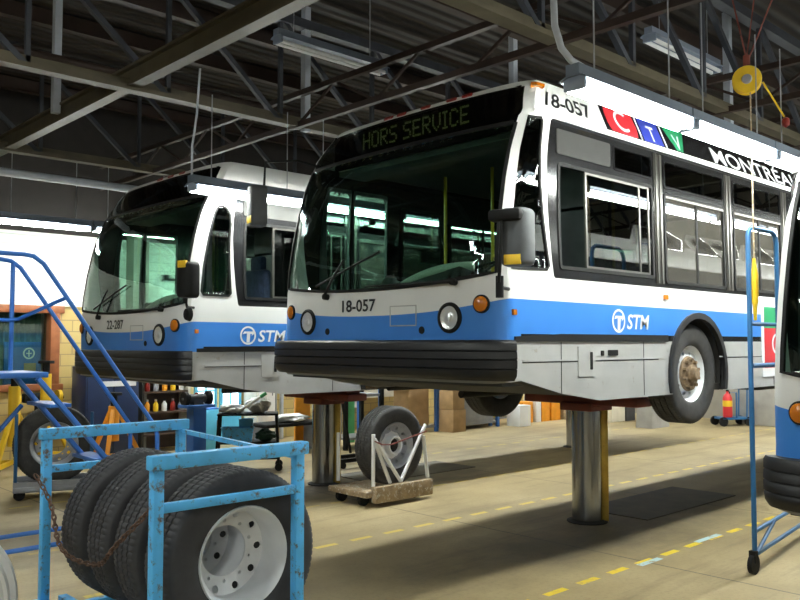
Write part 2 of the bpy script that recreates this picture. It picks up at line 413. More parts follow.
def make_bus(label, loc, number, sign, arch_win, logo_x, advert, low_mirror, far_mirror=True, front_wheels=True):
    B = thing('city_bus', label, 'bus', loc, group='city buses on the workshop lifts')
    SR = sx(9.0, .6)
    # ---- outlines
    wl, wr = sy(1.355), sy(-1.355)
    def ws_low(s): return 1.275+.075*abs(s/wr)**2.2
    ss = [wl+(wr-wl)*k/24 for k in range(25)]
    wtop = 2.56
    ws = [(s, ws_low(s)) for s in ss]+[(wr-.005, 1.7), (wr-.01, 2.1), (wr-.015, wtop)]+[(s, wtop+.02*(1-(s/wr)**2)) for s in ss[::-1][1:-1]]+[(wl+.015, wtop), (wl+.01, 2.1), (wl+.005, 1.7)]
    ztop = 2.925
    dsp = [(wl+.015, wtop)]+[(s, wtop+.02*(1-(s/wr)**2)) for s in ss[1:-1]]+[(wr-.015, wtop), (wr-.02, ztop)]+[(s, ztop+.02*(1-(s/wr)**2)) for s in ss[::-1][1:-1]]+[(wl+.02, ztop)]
    front_hole = ws[:25]+[(wr-.005, 1.7), (wr-.01, 2.1), (wr-.015, wtop), (wr-.02, ztop)]+[(s, ztop+.02*(1-(s/wr)**2)) for s in ss[::-1][1:-1]]+[(wl+.02, ztop), (wl+.015, wtop), (wl+.01, 2.1), (wl+.005, 1.7)]
    if arch_win:
        dw = [(-2.63, 1.44), (-2.31, 1.44), (-2.28, 1.47), (-2.28, 2.25), (-2.29, 2.36), (-2.34, 2.43), (-2.40, 2.45), (-2.45, 2.43), (-2.49, 2.36), (-2.655, 1.48)]
    else:
        dw = [(-2.80, 1.385), (-2.28, 1.395), (-2.25, 1.43), (-2.30, 2.60), (-2.32, 2.63), (-2.50, 2.615), (-2.60, 2.58), (-2.80, 2.35), (-2.92, 2.1), (-3.0, 1.8), (-3.0, 1.43)]
    band = rrect(-2.19, 8.75, 1.335, 2.645, .03)
    wins = [rrect(-2.10, -.62, 1.42, 2.29, .03)] + [rrect(-.40+1.47*k, .84+1.47*k, 1.385, 2.245, .04) for k in range(6)]
    trans = [rrect(-1.27, -.62, 2.36, 2.57, .03)] + [rrect(-.40+1.47*k, .84+1.47*k, 2.31, 2.57, .03) for k in range(6)]
    fwins = [rrect(-1.20, -.55, 1.40, 2.35, .04)] + wins[1:]
    doors = [rrect(-2.26, -1.96, 1.36, 2.42, .04), rrect(-1.90, -1.44, 1.36, 2.42, .04)]
    fdw = [(-2.70, 1.39), (-2.58, 1.39), (-2.50, 2.40), (-2.56, 2.40)]
    fband = rrect(-2.50, 8.75, 1.335, 2.645, .03)
    SD = flank
    def clampside(lp, sd): return [(math.copysign(max(abs(s), abs(wr)+.115-.042*(z-1.39)), s), z) for s, z in SD(lp, sd)]
    def side(lp, sd=1): return clampside(lp, sd) if min(p[0] for p in lp) < -2.43 and max(p[0] for p in lp) < -2.2 else SD(lp, sd)
    # ---- body shell: 0 white 1 blue 2 skirt 3 black band
    mb = MB()
    topc = [(s, 2.985) for s in (SR, -SR)]
    bt = [(-SR+(2*SR)*k/180, 0) for k in range(181)]; bt = [(s, blue_top(s)) for s, _ in bt]
    panel(mb, [bt+topc, front_hole, side(dw), side(band), side(fband, -1)], mi=0)
    panel(mb, [side(band)]+[side(w) for w in wins+trans], mi=3)
    panel(mb, [side(fband, -1)]+[side(w, -1) for w in fwins+doors], mi=3)
    def arch(cx, r, z0=.32):
        a0 = math.asin((z0-.51)/r); return [(cx-r*math.cos(a0+(PI-2*a0)*k/20), .51+r*math.sin(a0+(PI-2*a0)*k/20)) for k in range(21)]
    AX = .21
    def bot(z_up):
        P = [(-2.62, .52), (-2.1, .40), (-1.55, .32)]+arch(AX, .55)+arch(AX+6.1, .55)+[(8.0, .36), (9.0, .42)]
        return [(sx(x, z, 1), z) for x, z in P]
    b = bot(0); low = [(-s, z) for s, z in b[::-1]]+[(k*.1*S1, .50) for k in range(-9, 10)]+b
    zs = .825
    # three stripes of one shell: skirt / blue (arches cut the boundary, so cut and sort by height)
    loops = [dens(low+bt[::-1])]
    for f in fill2d(loops, US, VS+[zs, .880]):
        cz = sum(p[1] for p in f)/len(f); cs = abs(sum(p[0] for p in f)/len(f))
        k = 1 if (cz > .880 or (cs < S1+.12 and cz > .8)) else (3 if cz > zs else 2)
        mb.face([mb.bm.verts.new(surf(u, v)) for u, v in f], k)
    # roof crown and rear
    us = [-SR]+[k*.08 for k in range(-36, 37) if abs(k*.08) < SR]+[SR]
    us = sorted(set(us+[-11, -9, -7, -5, 5, 7, 9, 11]))
    rows = []
    for t in (0, .03, .08, .16, .3, .5, .75, 1):
        z = 2.985+.13*math.sin(t*PI/2)**.8; r = []
        for s in us:
            p = surf0(s, 2.985); bx = max(0, 1-(p.x+2.7)/2.); r.append(V((p.x+bx*t*1.2, p.y*(1-t*.98), z)))
        rows.append(r)
    mb.grid(rows, mi=0)
    rear = [surf0(SR, z) for z in (.42, .8, 1.3, 2.63, 2.69, 2.96, 2.985)]
    rl = rear+[rows[k][-1] for k in range(1, 8)]; rr_ = [V((p.x, -p.y, p.z)) for p in rl]
    mb.grid([rl, rr_], mi=0)
    mb.build('body', [M['white'], M['blue'], M['skirt'], M['black']], B, smooth=35)
    # ---- windshield and destination sign
    g = MB(); slab(g, [ws], .0, .008); wsh = g.build('windshield', M['glass'], B)
    g = MB(); slab(g, [ring(ws, -.014), ring(ws, .014)], .010, .02); g.build('gasket', M['rubber'], wsh)
    g = MB(); slab(g, [dsp], .0, .03); ds = g.build('destination_sign', M['signglass'], B)
    g = MB(); g.box((-2.315, 0, 2.76), (.03, 2.44, .35)); g.build('sign_box', M['black'], ds)
    if sign:
        F5 = {'H': '10001 10001 10001 11111 10001 10001 10001', 'O': '01110 10001 10001 10001 10001 10001 01110', 'R': '11110 10001 10001 11110 10100 10010 10001', 'S': '01111 10000 10000 01110 00001 00001 11110', 'E': '11111 10000 10000 11110 10000 10000 11111', 'V': '10001 10001 10001 10001 10001 01010 00100', 'I': '111 010 010 010 010 010 111', 'C': '01110 10001 10000 10000 10000 10001 01110', ' ': '00 00 00 00 00 00 00'}
        g = MB(); pz = .0235; cols = sum(len(F5[c].split()[0])+1 for c in sign)-1; u0 = .76; k = -1.42/cols
        c0 = 0
        for c in sign:
            rws = F5[c].split()
            for i, rw in enumerate(rws):
                for j, ch in enumerate(rw):
                    if ch == '1':
                        u = u0+(c0+j)*k; z = 2.885-i*pz; q = k*.40
                        g.box((-2.332, u, z), (.004, abs(2*q), pz*.8))
            c0 += len(rws[0])+1
        g.build('sign_lettering', M['led'], ds, recalc=False)
    g = MB(); slab(g, [[(wl+.04, 2.575), (wr-.04, 2.575), (wr-.04, 2.587), (wl+.04, 2.587)]], .004, .006); g.build('sign_edge', M['rubber'], ds)
    # ---- driver window, flank windows
    def win(name, lp, sd, gm, fm, bars=(), hbars=(), fr=.022, mbar=None):
        f = MB(); slab(f, [side(ring(lp, -.008), sd), side(ring(lp, fr), sd)], .008, .03)
        zz = [p[1] for p in lp]; z0, z1 = min(zz), max(zz); xx = [p[0] for p in lp]; x0, x1 = min(xx), max(xx)
        for bx, bw in bars: slab(f, [side([(bx-bw, z0+.01), (bx+bw, z0+.01), (bx+bw, z1-.01), (bx-bw, z1-.01)], sd)], .005, .02)
        for bz, bw in hbars: slab(f, [side([(x0+.01, bz-bw), (x1-.01, bz-bw), (x1-.01, bz+bw), (x0+.01, bz+bw)], sd)], .005, .02)
        fo = f.build(name, fm, B)
        return fo
    def pane(parent, lp, sd, gm, off=-.004):
        g = MB(); slab(g, [side(lp, sd)], off, .006); return g.build('pane', gm, parent)
    fo = win('driver_window', dw, 1, None, M['rubber'], fr=.014); pane(fo, ring(dw, .004), 1, M['tint'])
    w0 = wins[0]
    fo = win('side_window', w0, 1, None, M['rubber'])
    pane(fo, rrect(-1.70, -.63, 1.43, 2.28, .02), 1, M['tint'])
    f = MB(); lp = rrect(-1.72, -.68, 1.44, 2.27, .02); slab(f, [side(lp), side(ring(lp, .022))], .002, .02)
    slab(f, [side([(-.86, 1.45), (-.84, 1.45), (-.84, 2.26), (-.86, 2.26)])], .002, .02)
    f.build('sliding_sash', M['alu'], fo)
    for k, w in enumerate(wins[1:]):
        fo = win('side_window', w, 1, None, M['rubber'], bars=[(.24+1.47*k, .016)], fr=.02); x0 = -.40+1.47*k
        pane(fo, rrect(x0+.01, x0+.63, 1.395, 2.235, .02), 1, M['dirty']); pane(fo, rrect(x0+.65, x0+1.23, 1.395, 2.235, .02), 1, M['dirty'], -.010)
        f = MB(); slab(f, [side([(x0+.02, 2.205), (x0+1.22, 2.205), (x0+1.22, 2.225), (x0+.02, 2.225)])], .012, .01); f.build('head_rail', M['alu'], fo)
    for w in trans:
        fo = win('transom_window', w, 1, None, M['black'], fr=.012); pane(fo, ring(w, .006), 1, M['tint'])
    g = MB(); slab(g, [side(rrect(-2.12, -1.33, 2.365, 2.575, .02))], .010, .012); g.build('vent_panel', M['vent'], B)
    for x in (-.51, .945, 2.415, 3.885, 5.355, 6.825):
        g = MB()
        slab(g, [side([(x-.075, 1.37), (x+.075, 1.37), (x+.075, 2.61), (x-.075, 2.61)])], .006, .008)
        for dx in (-.045, .03): slab(g, [side([(x+dx-.010, 1.37), (x+dx+.010, 1.37), (x+dx+.010, 2.61), (x+dx-.010, 2.61)])], .016, .012, mi=1)
        g.build('window_pillar', [M['pillar'], M['alu']], B)
    for w in fwins:
        fo = win('side_window', w, -1, None, M['rubber'], bars=[((w[0][0]+w[-1][0])/2, .012)] if w[0][0]-w[-1][0] > 1 else ()); pane(fo, ring(w, .006), -1, M['tint'])
    f = MB(); o_ = rrect(-2.32, -1.38, .46, 2.46, .04)
    for lp in doors:
        o2 = rrect(lp[-1][0]-.05, lp[0][0]+.05, .46, 2.46, .02); slab(f, [side(o2, -1), side(lp, -1)], .014, .035)
    fo = f.build('entry_door', M['int_dark'], B)
    for lp in doors: pane(fo, lp, -1, M['glass'])
    # ---- drip rail and cove markings
    g = MB(); s0 = sx(-2.42, 2.66); rail = [(.0, 2.65), (.022, 2.652), (.024, 2.672), (.0, 2.685)]
    g.grid([[surf(s0+(SR-s0)*k/14, z, o) for o, z in rail] for k in range(15)]); g.build('drip_rail', M['dec_white'], B)
    if advert:
        z0, z1, x0, x1 = 2.695, 2.945, -1.38, 3.6
        def cv(x, off=.006): s0_ = sx(x, 2.8); return lambda u, v: surf(s0_+u, 2.8+v, off)
        g = MB(); slab(g, [side([(x0, z0), (x1, z0), (x1, z1), (x0, z1)])], .004, .005); ad = g.build('advert_banner', M['black'], B)
        g = MB(); slab(g, [side([(a, max(2.70, min(2.94, b))) for a, b in circ(-1.08, 2.83, .25, 48)])], .006, .004, 0)
        slab(g, [side([(-.75, 2.70), (-.39, 2.70), (-.39, 2.94), (-.75, 2.94)])], .006, .004, 1)
        slab(g, [side([(-.29, 2.94), (-.14, 2.705), (-.02, 2.705), (.14, 2.94)])], .006, .004, 2)
        for x in (-.79, -.34): slab(g, [side([(x-.012, 2.70), (x+.012, 2.70), (x+.012, 2.94), (x-.012, 2.94)])], .007, .004, 3)
        g.build('advert_shapes', [M['dec_red'], M['dec_blue'], M['dec_green'], M['dec_white']], ad)
        g = MB()
        arc = [(-1.06+.13*math.cos(a), 2.83+.105*math.sin(a)) for a in [math.radians(50+260*k/20) for k in range(21)]]
        arc2 = [(-1.06+.10*math.cos(a), 2.83+.076*math.sin(a)) for a in [math.radians(310-260*k/20) for k in range(21)]]
        slab(g, [side(arc+arc2)], .009, .003)
        g.build('advert_initial', M['dec_white'], ad)
        for ch, x in (('T', -.57), ('V', -.08)): g = MB(); add_txt(g, txt(ch, .16, bold=.012), cv(x, .009)); g.build('advert_initial', M['dec_white'], ad)
        g = MB(); add_txt(g, txt('MONTRÉAL', .225, w=2.25, bold=.012), lambda u, v: surf(sx(1.78, 2.8)+u, 2.812+v, .008)); g.build('advert_lettering', M['dec_white'], ad)
        g = MB(); slab(g, [side(rrect(1.69, 2.55, .43, 1.27, .01))], .012, .014); ap = g.build('advert_poster', M['dec_white'], B)
        g = MB(); slab(g, [side(rrect(1.74, 2.50, .98, 1.22, .005))], .014, .003, 1); slab(g, [side(rrect(1.74, 2.50, .53, .98, .005))], .014, .003, 0)
        lp = circ(2.06, .80, .12, 28); slab(g, [side(lp), side(circ(2.06, .80, .09, 28))], .017, .003, 2)
        g.build('poster_print', [M['dec_red'], M['dec_green'], M['dec_white']], ap)
    # numbers
    if number:
      g = MB(); un = sy(.17); add_txt(g, txt(number, .11, w=.46, bold=.02), lambda u, v: surf(un+u, 1.14+v, .004)); g.build('front_number', M['text'], B, recalc=False)
    if number and not arch_win:
      g = MB(); add_txt(g, txt(number, .145, w=.64, bold=.018), lambda u, v: surf(sx(-1.90+u, 2.812), 2.812+v, .005)); g.build('roof_number', M['text'], B, recalc=False)
    # operator emblem: ring, arrow-headed T, three letters
    g = MB(); lx = logo_x
    def lg(u, v, off=.004): return surf(sx(lx, 1.0)+u, 1.0+v, off)
    g.fill([circ(.105, .005, .105, 30), circ(.105, .005, .085, 30)], lg)
    g.fill([[(.055, .05), (.035, .02), (.09, .03), (.085, -.075), (.125, -.075), (.135, .025), (.16, .02), (.15, .0), (.20, .035), (.165, .075), (.165, .05)]], lg)
    add_txt(g, txt('STM', .135, bold=.018, shear=.18, w=.38), lambda u, v: lg(u+.43, v))
    g.build('operator_emblem', M['dec_white'], B, recalc=False)
    # ---- bumper
    prof = [(.0, .835), (.095, .832), (.115, .81), (.118, .755), (.106, .75), (.118, .742), (.122, .69), (.108, .685), (.122, .677), (.12, .62), (.106, .615), (.118, .607), (.11, .56), (.075, .525), (.0, .52)]
    if not sign: prof = [(o*.62, z) for o, z in prof]      # the older buses carry a flatter bumper
    g = MB(); sb = sx(-2.76, .7); n = 72
    R = g.grid([[surf(-sb+2*sb*k/n, .7, o)+V((0, 0, z-.7)) for o, z in prof] for k in range(n+1)])
    g.face(R[0]); g.face(R[-1][::-1]); g.build('front_bumper', M['bumper'], B, smooth=50)
    # ---- underside
    g = MB(); n = 40; sa = sx(-2.62, .52)
    r0 = [surf(-sa+2*sa*k/n, .525, -.015) for k in range(n+1)]
    r1 = [V((max(-1.9+.12*abs(p.y), p.x+.75), p.y*.96, .36)) for p in r0]; r2 = [V((-1.2, p.y*.985, .325)) for p in r0]
    g.grid([r0, r1, r2])
    g.box((3.9, 0, .40), (10.4, 1.80, .15)); g.box((3.05, 0, .36), (4.9, 2.76, .06)); g.box((7.8, 0, .38), (2.3, 2.76, .06)); g.box((-.90, 0, .355), (.85, 2.76, .06))
    g.box((1.5, .3, .27), (2.2, .5, .12), b=.03); g.box((3.8, -.4, .26), (1.2, .7, .14), b=.04); g.cyl((1.0, -.45, .27), (4.8, -.45, .27), .05); g.cyl((-1.2, .5, .27), (.8, .5, .27), .04)
    g.build('underbody', M['under'], B)
    for cx in (AX, AX+6.1):
        for sd in (-1, 1):
            g = MB(); P = arch(cx, .55); g.grid([[V((x, sd*1.39, z)) for x, z in P], [V((x, sd*.90, z)) for x, z in P]])
            g.fill([P], lambda u, v: V((u, sd*.90, v))); g.build('wheel_well', M['under'], B)
    for cx in (AX, AX+6.1):
        for sd in (-1, 1):
            g = MB(); P = arch(cx, .605, .33); Q = arch(cx, .545, .33)
            slab(g, [side(P+Q[::-1], sd)], .022, .05); g.build('wheel_arch_trim', M['bumper'], B)
    g = MB(); g.cyl((AX, -1.12, .51), (AX, 1.12, .51), .07); g.box((AX, 0, .46), (.22, 1.5, .14), b=.04); g.build('front_axle', M['under'], B)
    g = MB(); g.cyl((AX+6.1, -1.12, .51), (AX+6.1, 1.12, .51), .1); g.lathe([(.001, -.2), (.2, -.12), (.24, 0), (.2, .12), (.001, .2)], o=(AX+6.1, 0, .5), ax='Y'); g.build('rear_axle', M['under'], B)
    # ---- wheels
    for cx in (AX, AX+6.1):
        for sd in (-1, 1):
            if cx == AX and not front_wheels:
                g = MB(); g.lathe([(.001, -.06), (.10, -.06), (.12, .0), (.20, .02), (.205, .22), (.001, .22)], o=(AX, sd*1.05, .5), ax='Y', n=28); g.build('brake_drum', M['hub'], B); continue
            w = rim_mb(-.075 if cx == AX else .06).build('wheel', M['rim'], B); w.location = (cx, sd*1.24, .50 if not (sign and cx == AX and sd > 0) else .41)
            if sd > 0: w.rotation_euler = (0, 0, PI)
            mesh_obj('tyre', TYRE_ME, w); hub_parts(w, -.085 if cx == AX else .06)
    # ---- flank details
    g = MB()
    slab(g, [side([(-2.7, .822), (-.40, .822), (-.40, .884), (-2.1, .884), (-2.7, .86)])], .014, .016); g.build('rub_rail', M['rubber'], B)
    g = MB()
    for x in (-2.1, -.83, .75, 2.0, 3.3, 4.6):
        zb = .40 if x < -2 else .335
        slab(g, [side([(x-.004, zb), (x+.004, zb), (x+.004, .82), (x-.004, .82)])], .002, .004)
    for a, b_ in ((-2.6, -.57), (.66, 5.4)): slab(g, [side([(a, .655), (b_, .655), (b_, .662), (a, .662)])], .003, .004)
    g.build('panel_seams', M['rubber'], B)
    g = MB(); slab(g, [side([(-2.6, .664), (-.57, .664), (-.57, .676), (-2.6, .676)])], .006, .006); slab(g, [side([(.66, .664), (5.4, .664), (5.4, .676), (.66, .676)])], .006, .006); g.build('skirt_moulding', M['skirt'], B)
    g = MB(); lp = rrect(-1.87, -1.62, .53, .785, .01); slab(g, [side(lp)], .008, .008); ac = g.build('access_flap', M['skirt'], B)
    g = MB(); slab(g, [side(rrect(-1.70, -1.665, .585, .735, .008))], .012, .006); g.build('latch', M['rubber'], ac)
    g = MB(); slab(g, [side(rrect(-1.42, -1.27, .70, .75, .01))], .010, .012); slab(g, [side(rrect(-1.53, -1.49, .70, .745, .01))], .010, .012); g.build('filler_latch', M['rubber'], B)
    for x, z, wd in ((-2.73, 1.045, .085), (-.43, 1.245, .06)):
        g = MB(); slab(g, [side(rrect(x-wd/2, x+wd/2, z-.022, z+.022, .012))], .022, .024); g.build('marker_light', M['amber'], B)
    # ---- lamps on the front
    def disc(u, z, prof, mat_, name, parent=B, n=28):
        p = surf(u, z); e = .02; du = (surf(u+e, z)-surf(u-e, z)).normalized(); dv = (surf(u, z+e)-surf(u, z-e)).normalized(); nn = du.cross(dv).normalized(); du = dv.cross(nn)
        g = MB(); g.grid([[p+(du*math.cos(2*PI*k/n)+dv*math.sin(2*PI*k/n))*r+nn*h for r, h in prof] for k in range(n)], closed_v=True); return g.build(name, mat_, parent)
    for sd in (-1, 1):
        u = sy(.927*sd)
        h = disc(u, 1.01, [(.125, -.01), (.122, .012), (.105, .022), (.095, .02), (.092, -.0)], M['rubber'], 'headlight')
        disc(u, 1.01, [(.093, .010), (.07, .004), (.045, .0), (.03, .006), (.028, .02), (.012, .026), (.0005, .027)], M['lampref'], 'reflector', h)
        disc(u, 1.01, [(.094, .018), (.06, .032), (.03, .038), (.0005, .04)], M['lens'], 'lens', h)
        u = sy(1.235*sd); t = disc(u, 1.11, [(.074, -.02), (.072, .012), (.060, .014)], M['rubber'], 'turn_signal')
        disc(u, 1.11, [(.061, .0), (.058, .022), (.04, .032), (.0005, .036)], M['amber'], 'lens', t)
        u = sy(.62*sd); disc(u, .915, [(.032, -.002), (.03, .006), (.0005, .007)], M['rubber'], 'tow_eye_plug')
    g = MB(); u = sy(-.40); slab(g, [[(u-.16, .95), (u+.16, .95), (u+.16, 1.125), (u-.16, 1.125)], [(u-.15, .96), (u-.15, 1.115), (u+.15, 1.115), (u+.15, .96)]], .003, .004); g.build('flap_outline', M['skirt'], B)
    for y in (-.55, -.35, 0, .35, .55) if sign else (-.3, 0, .3):
        g = MB(); u = sy(y-.15); slab(g, [[(u-.06, 2.955), (u+.06, 2.955), (u+.06, 2.978), (u-.06, 2.978)]], .014, .02); g.build('roof_marker', M['red'], B)
    if not arch_win:
      g = MB(); u = sx(-2.25, 2.92); slab(g, [[(u-.06, 2.90), (u+.06, 2.90), (u+.06, 2.935), (u-.06, 2.935)]], .025, .03); g.build('clearance_light', M['amber'], B)
    # ---- wipers
    for u0, z0, u1, z1, bu0, bz0, bu1, bz1 in ((sy(.62), 1.235, sy(.36), 1.56, sy(.78), 1.34, sy(-.10), 1.60), (sy(-.98), 1.29, sy(-.35), 1.285, sy(-.85), 1.30, sy(.05), 1.30)):
        g = MB(); g.cyl(surf(u0, z0, .0), surf(u0, z0, .05), .028, 12); g.tube([surf(u0+(u1-u0)*k/8, z0+(z1-z0)*k/8, .045+.01*math.sin(k/8*PI)) for k in range(9)], [.014-.0008*k for k in range(9)], 8)
        wp = g.build('wiper', M['rubber'], B)
        g = MB(); g.tube([surf(bu0+(bu1-bu0)*k/12, bz0+(bz1-bz0)*k/12, .026) for k in range(13)], .010, 6); g.build('blade', M['rubber'], wp)
    # ---- mirrors
    def mirror(c, rz, h, w, arm, strap_z, darkcol):
        g = MB(); g.tube(arm, .014, 8); m = g.build('mirror', M['rubber'], B)
        R3 = Matrix.Rotation(rz, 3, 'Z')
        def P(x, y, z): return V(c)+R3 @ V((x, y, z))
        g = MB(); rows = []
        for x, k in ((-.09, .55), (-.07, .8), (-.03, .95), (.05, 1.), (.06, 1.)): rows.append([P(x, a*k, b_*(.9+.1*k)) for a, b_ in rrect(-w/2, w/2, -h/2, h/2, .05)])
        Rw = g.grid(rows, closed_u=True); g.face(Rw[0][::-1]); g.face(Rw[-1]); g.build('mirror_housing', darkcol, m)
        g = MB(); g.plate([rrect(-w/2+.015, w/2-.015, -h/2+.02, h/2-.02, .04)], lambda u, v: P(.064, u, v), lambda u, v: P(.058, u, v)); g.build('mirror_glass', M['chrome'], m)
        g = MB(); k = .965 if strap_z < 0 else .965
        g.box(P(-.078, .0, strap_z), (.03, w*.55, .075), rz=rz, b=.006); g.build('sticker', M['stickyel'], m)
    if low_mirror is None: pass
    elif low_mirror:
        c = (-2.92, -1.62, 1.58); mirror(c, .25, .38, .22, [surf(sx(-2.74, 1.30), 1.30, 0), (-2.86, -1.50, 1.30), (-2.90, -1.56, 1.34), (-2.90, -1.57, 1.56)], .16, M['rubber'])
        g = MB(); g.tube([(-2.88, -1.54, 1.32), (-2.90, -1.60, 1.24)], .012, 8); g.lathe([(.001, -.03), (.06, -.02), (.075, .02), (.06, .03)], o=(-2.91, -1.61, 1.22), ax='X', n=16); g.build('spot_mirror', M['rubber'], B)
    else:
        c = (-2.90, -1.62, 1.585); mirror(c, .30, .43, .24, [surf(sx(-2.76, 1.22), 1.22, 0), (-3.00, -1.53, 1.22), (-3.03, -1.56, 1.27), (-3.03, -1.58, 1.52), (-3.02, -1.58, 1.74)], -.17, M['int_dark'])
        g = MB(); g.box((-3.00, -1.60, 1.74), (.10, .26, .09), rz=.3, b=.03); g.build('mirror_bracket', M['rubber'], B); g = MB(); g.cyl((-3.00, -1.54, 1.14), (-3.00, -1.54, 1.30), .03, 12); g.build('mirror_bracket', M['rubber'], B)
    a0 = surf(sy(1.22), 2.60, .0)
    if far_mirror: mirror((-2.98, 1.66, 2.20), -.25, .42, .24, [a0, a0+V((-.20, .10, .05)), (-2.92, 1.62, 2.66), (-2.92, 1.64, 2.35)], -.14, M['int_dark'])
    # ---- cabin
    g = MB(); g.box((3.3, 0, .50), (11.0, 1.72, .05)); g.box((-1.6, 0, .50), (2.3, 2.7, .05)); g.box((3.2, 0, .50), (4.7, 2.7, .05)); g.build('cabin_floor', M['int_dark'], B)
    g = MB(); g.box((3.45, 0, 2.615), (10.9, 2.5, .03)); g.box((-2.15, 0, 2.54), (.35, 2.3, .05)); g.build('cabin_ceiling', M['int_grey'], B)
    g = MB(); g.box((8.85, 0, 1.55), (.05, 2.5, 2.1)); g.build('rear_bulkhead', M['int_grey'], B)
    g = MB(); sd_ = sy(1.1); rows = []
    for k in range(33):
        s = -1.12*abs(sd_)+2.24*abs(sd_)*k/32*1.0; s = max(-1.25, min(1.25, s)); p = surf(s, 1.2, -.05); y = p.y
        hump = .20*math.exp(-((y+.50)/.40)**4)
        rows.append([p+V((0, 0, -.5)), p+V((0.01, 0, -.02)), V((p.x+.18, y*.98, 1.255+hump*.35)), V((p.x+.34, y*.97, 1.275+hump)), V((p.x+.60, y*.97, 1.25+hump*.9)), V((p.x+.72, y*.97, .95)), V((p.x+.72, y*.97, .55))])
    g.grid(rows); g.build('dashboard', M['dash'], B)
    g = MB(); g.tube([(-2.62+.22*t*t, -.10-.66*t, 1.33+.13*math.sin(t*1.6)) for t in [k/12 for k in range(13)]], [.016+.028*math.sin(min(1, .15+k/12)*PI*.55) for k in range(13)], 10)
    g.build('dash_pad', M['cowl'], B)
    g = MB(); RM = Matrix.Rotation(math.radians(-28), 3, 'Y'); cs = V((-2.02, -.52, 1.45))
    g.tube([cs+RM @ V((.21*math.cos(2*PI*k/28), .21*math.sin(2*PI*k/28), 0)) for k in range(29)], .016, 8)
    for a in (0, 2.1, 4.2): g.cyl(cs, cs+RM @ V((.2*math.cos(a), .2*math.sin(a), -.01)), .014, 8)
    g.cyl(cs+V((0, 0, .01)), cs+V((-.25, 0, -.5)), .04, 10); g.build('steering_wheel', M['rubber'], B)
    g = MB(); g.box((-1.60, -.55, .95), (.5, .5, .14), b=.05); g.box((-1.36, -.55, 1.42), (.13, .48, .85), b=.05); g.box((-1.34, -.55, 1.92), (.1, .26, .2), b=.04); g.cyl((-1.6, -.55, .5), (-1.6, -.55, .9), .12, 16); g.build('driver_seat', M['seat'], B)
    g = MB(); g.box((-1.12, -.68, 1.30), (.04, 1.08, 1.6), b=.01); g.box((-1.12, -.68, 2.3), (.04, 1.08, .5), b=.01); g.build('driver_partition', M['int_dark'], B)
    g = MB(); g.lathe([(.02, 0), (.07, .01), (.085, .08), (.06, .13)], o=(-2.35, .35, 1.30), n=12); g.box((-2.2, .42, 1.15), (.22, .26, .5), b=.03); g.build('fare_box', M['int_grey'], B)
    for x, y in ((-1.30, .62), (-1.32, -.05), (.3, .42), (.3, -.42), (2.2, .42), (2.2, -.42), (4.2, .42)):
        g = MB(); g.cyl((x, y, .52), (x, y, 2.58), .017, 10); g.build('stanchion', M['yel'], B)
    sm = MB()
    for y in (-.23, .23): sm.box((0, y, .95), (.42, .43, .08), b=.03); sm.box((.20, y, 1.28), (.07, .43, .62), b=.03)
    sm.box((.05, 0, .72), (.3, .1, .4)); so = sm.build('passenger_seat', M['seat'], B); so.location = (-.3, -.80, 0)
    for k in range(10):
        for y in (-.80, .80):
            if k == 0 and y < 0: continue
            mesh_obj('passenger_seat', so.data, B, (-.3+.86*k, y, 0))
    # small flank extras
    return B
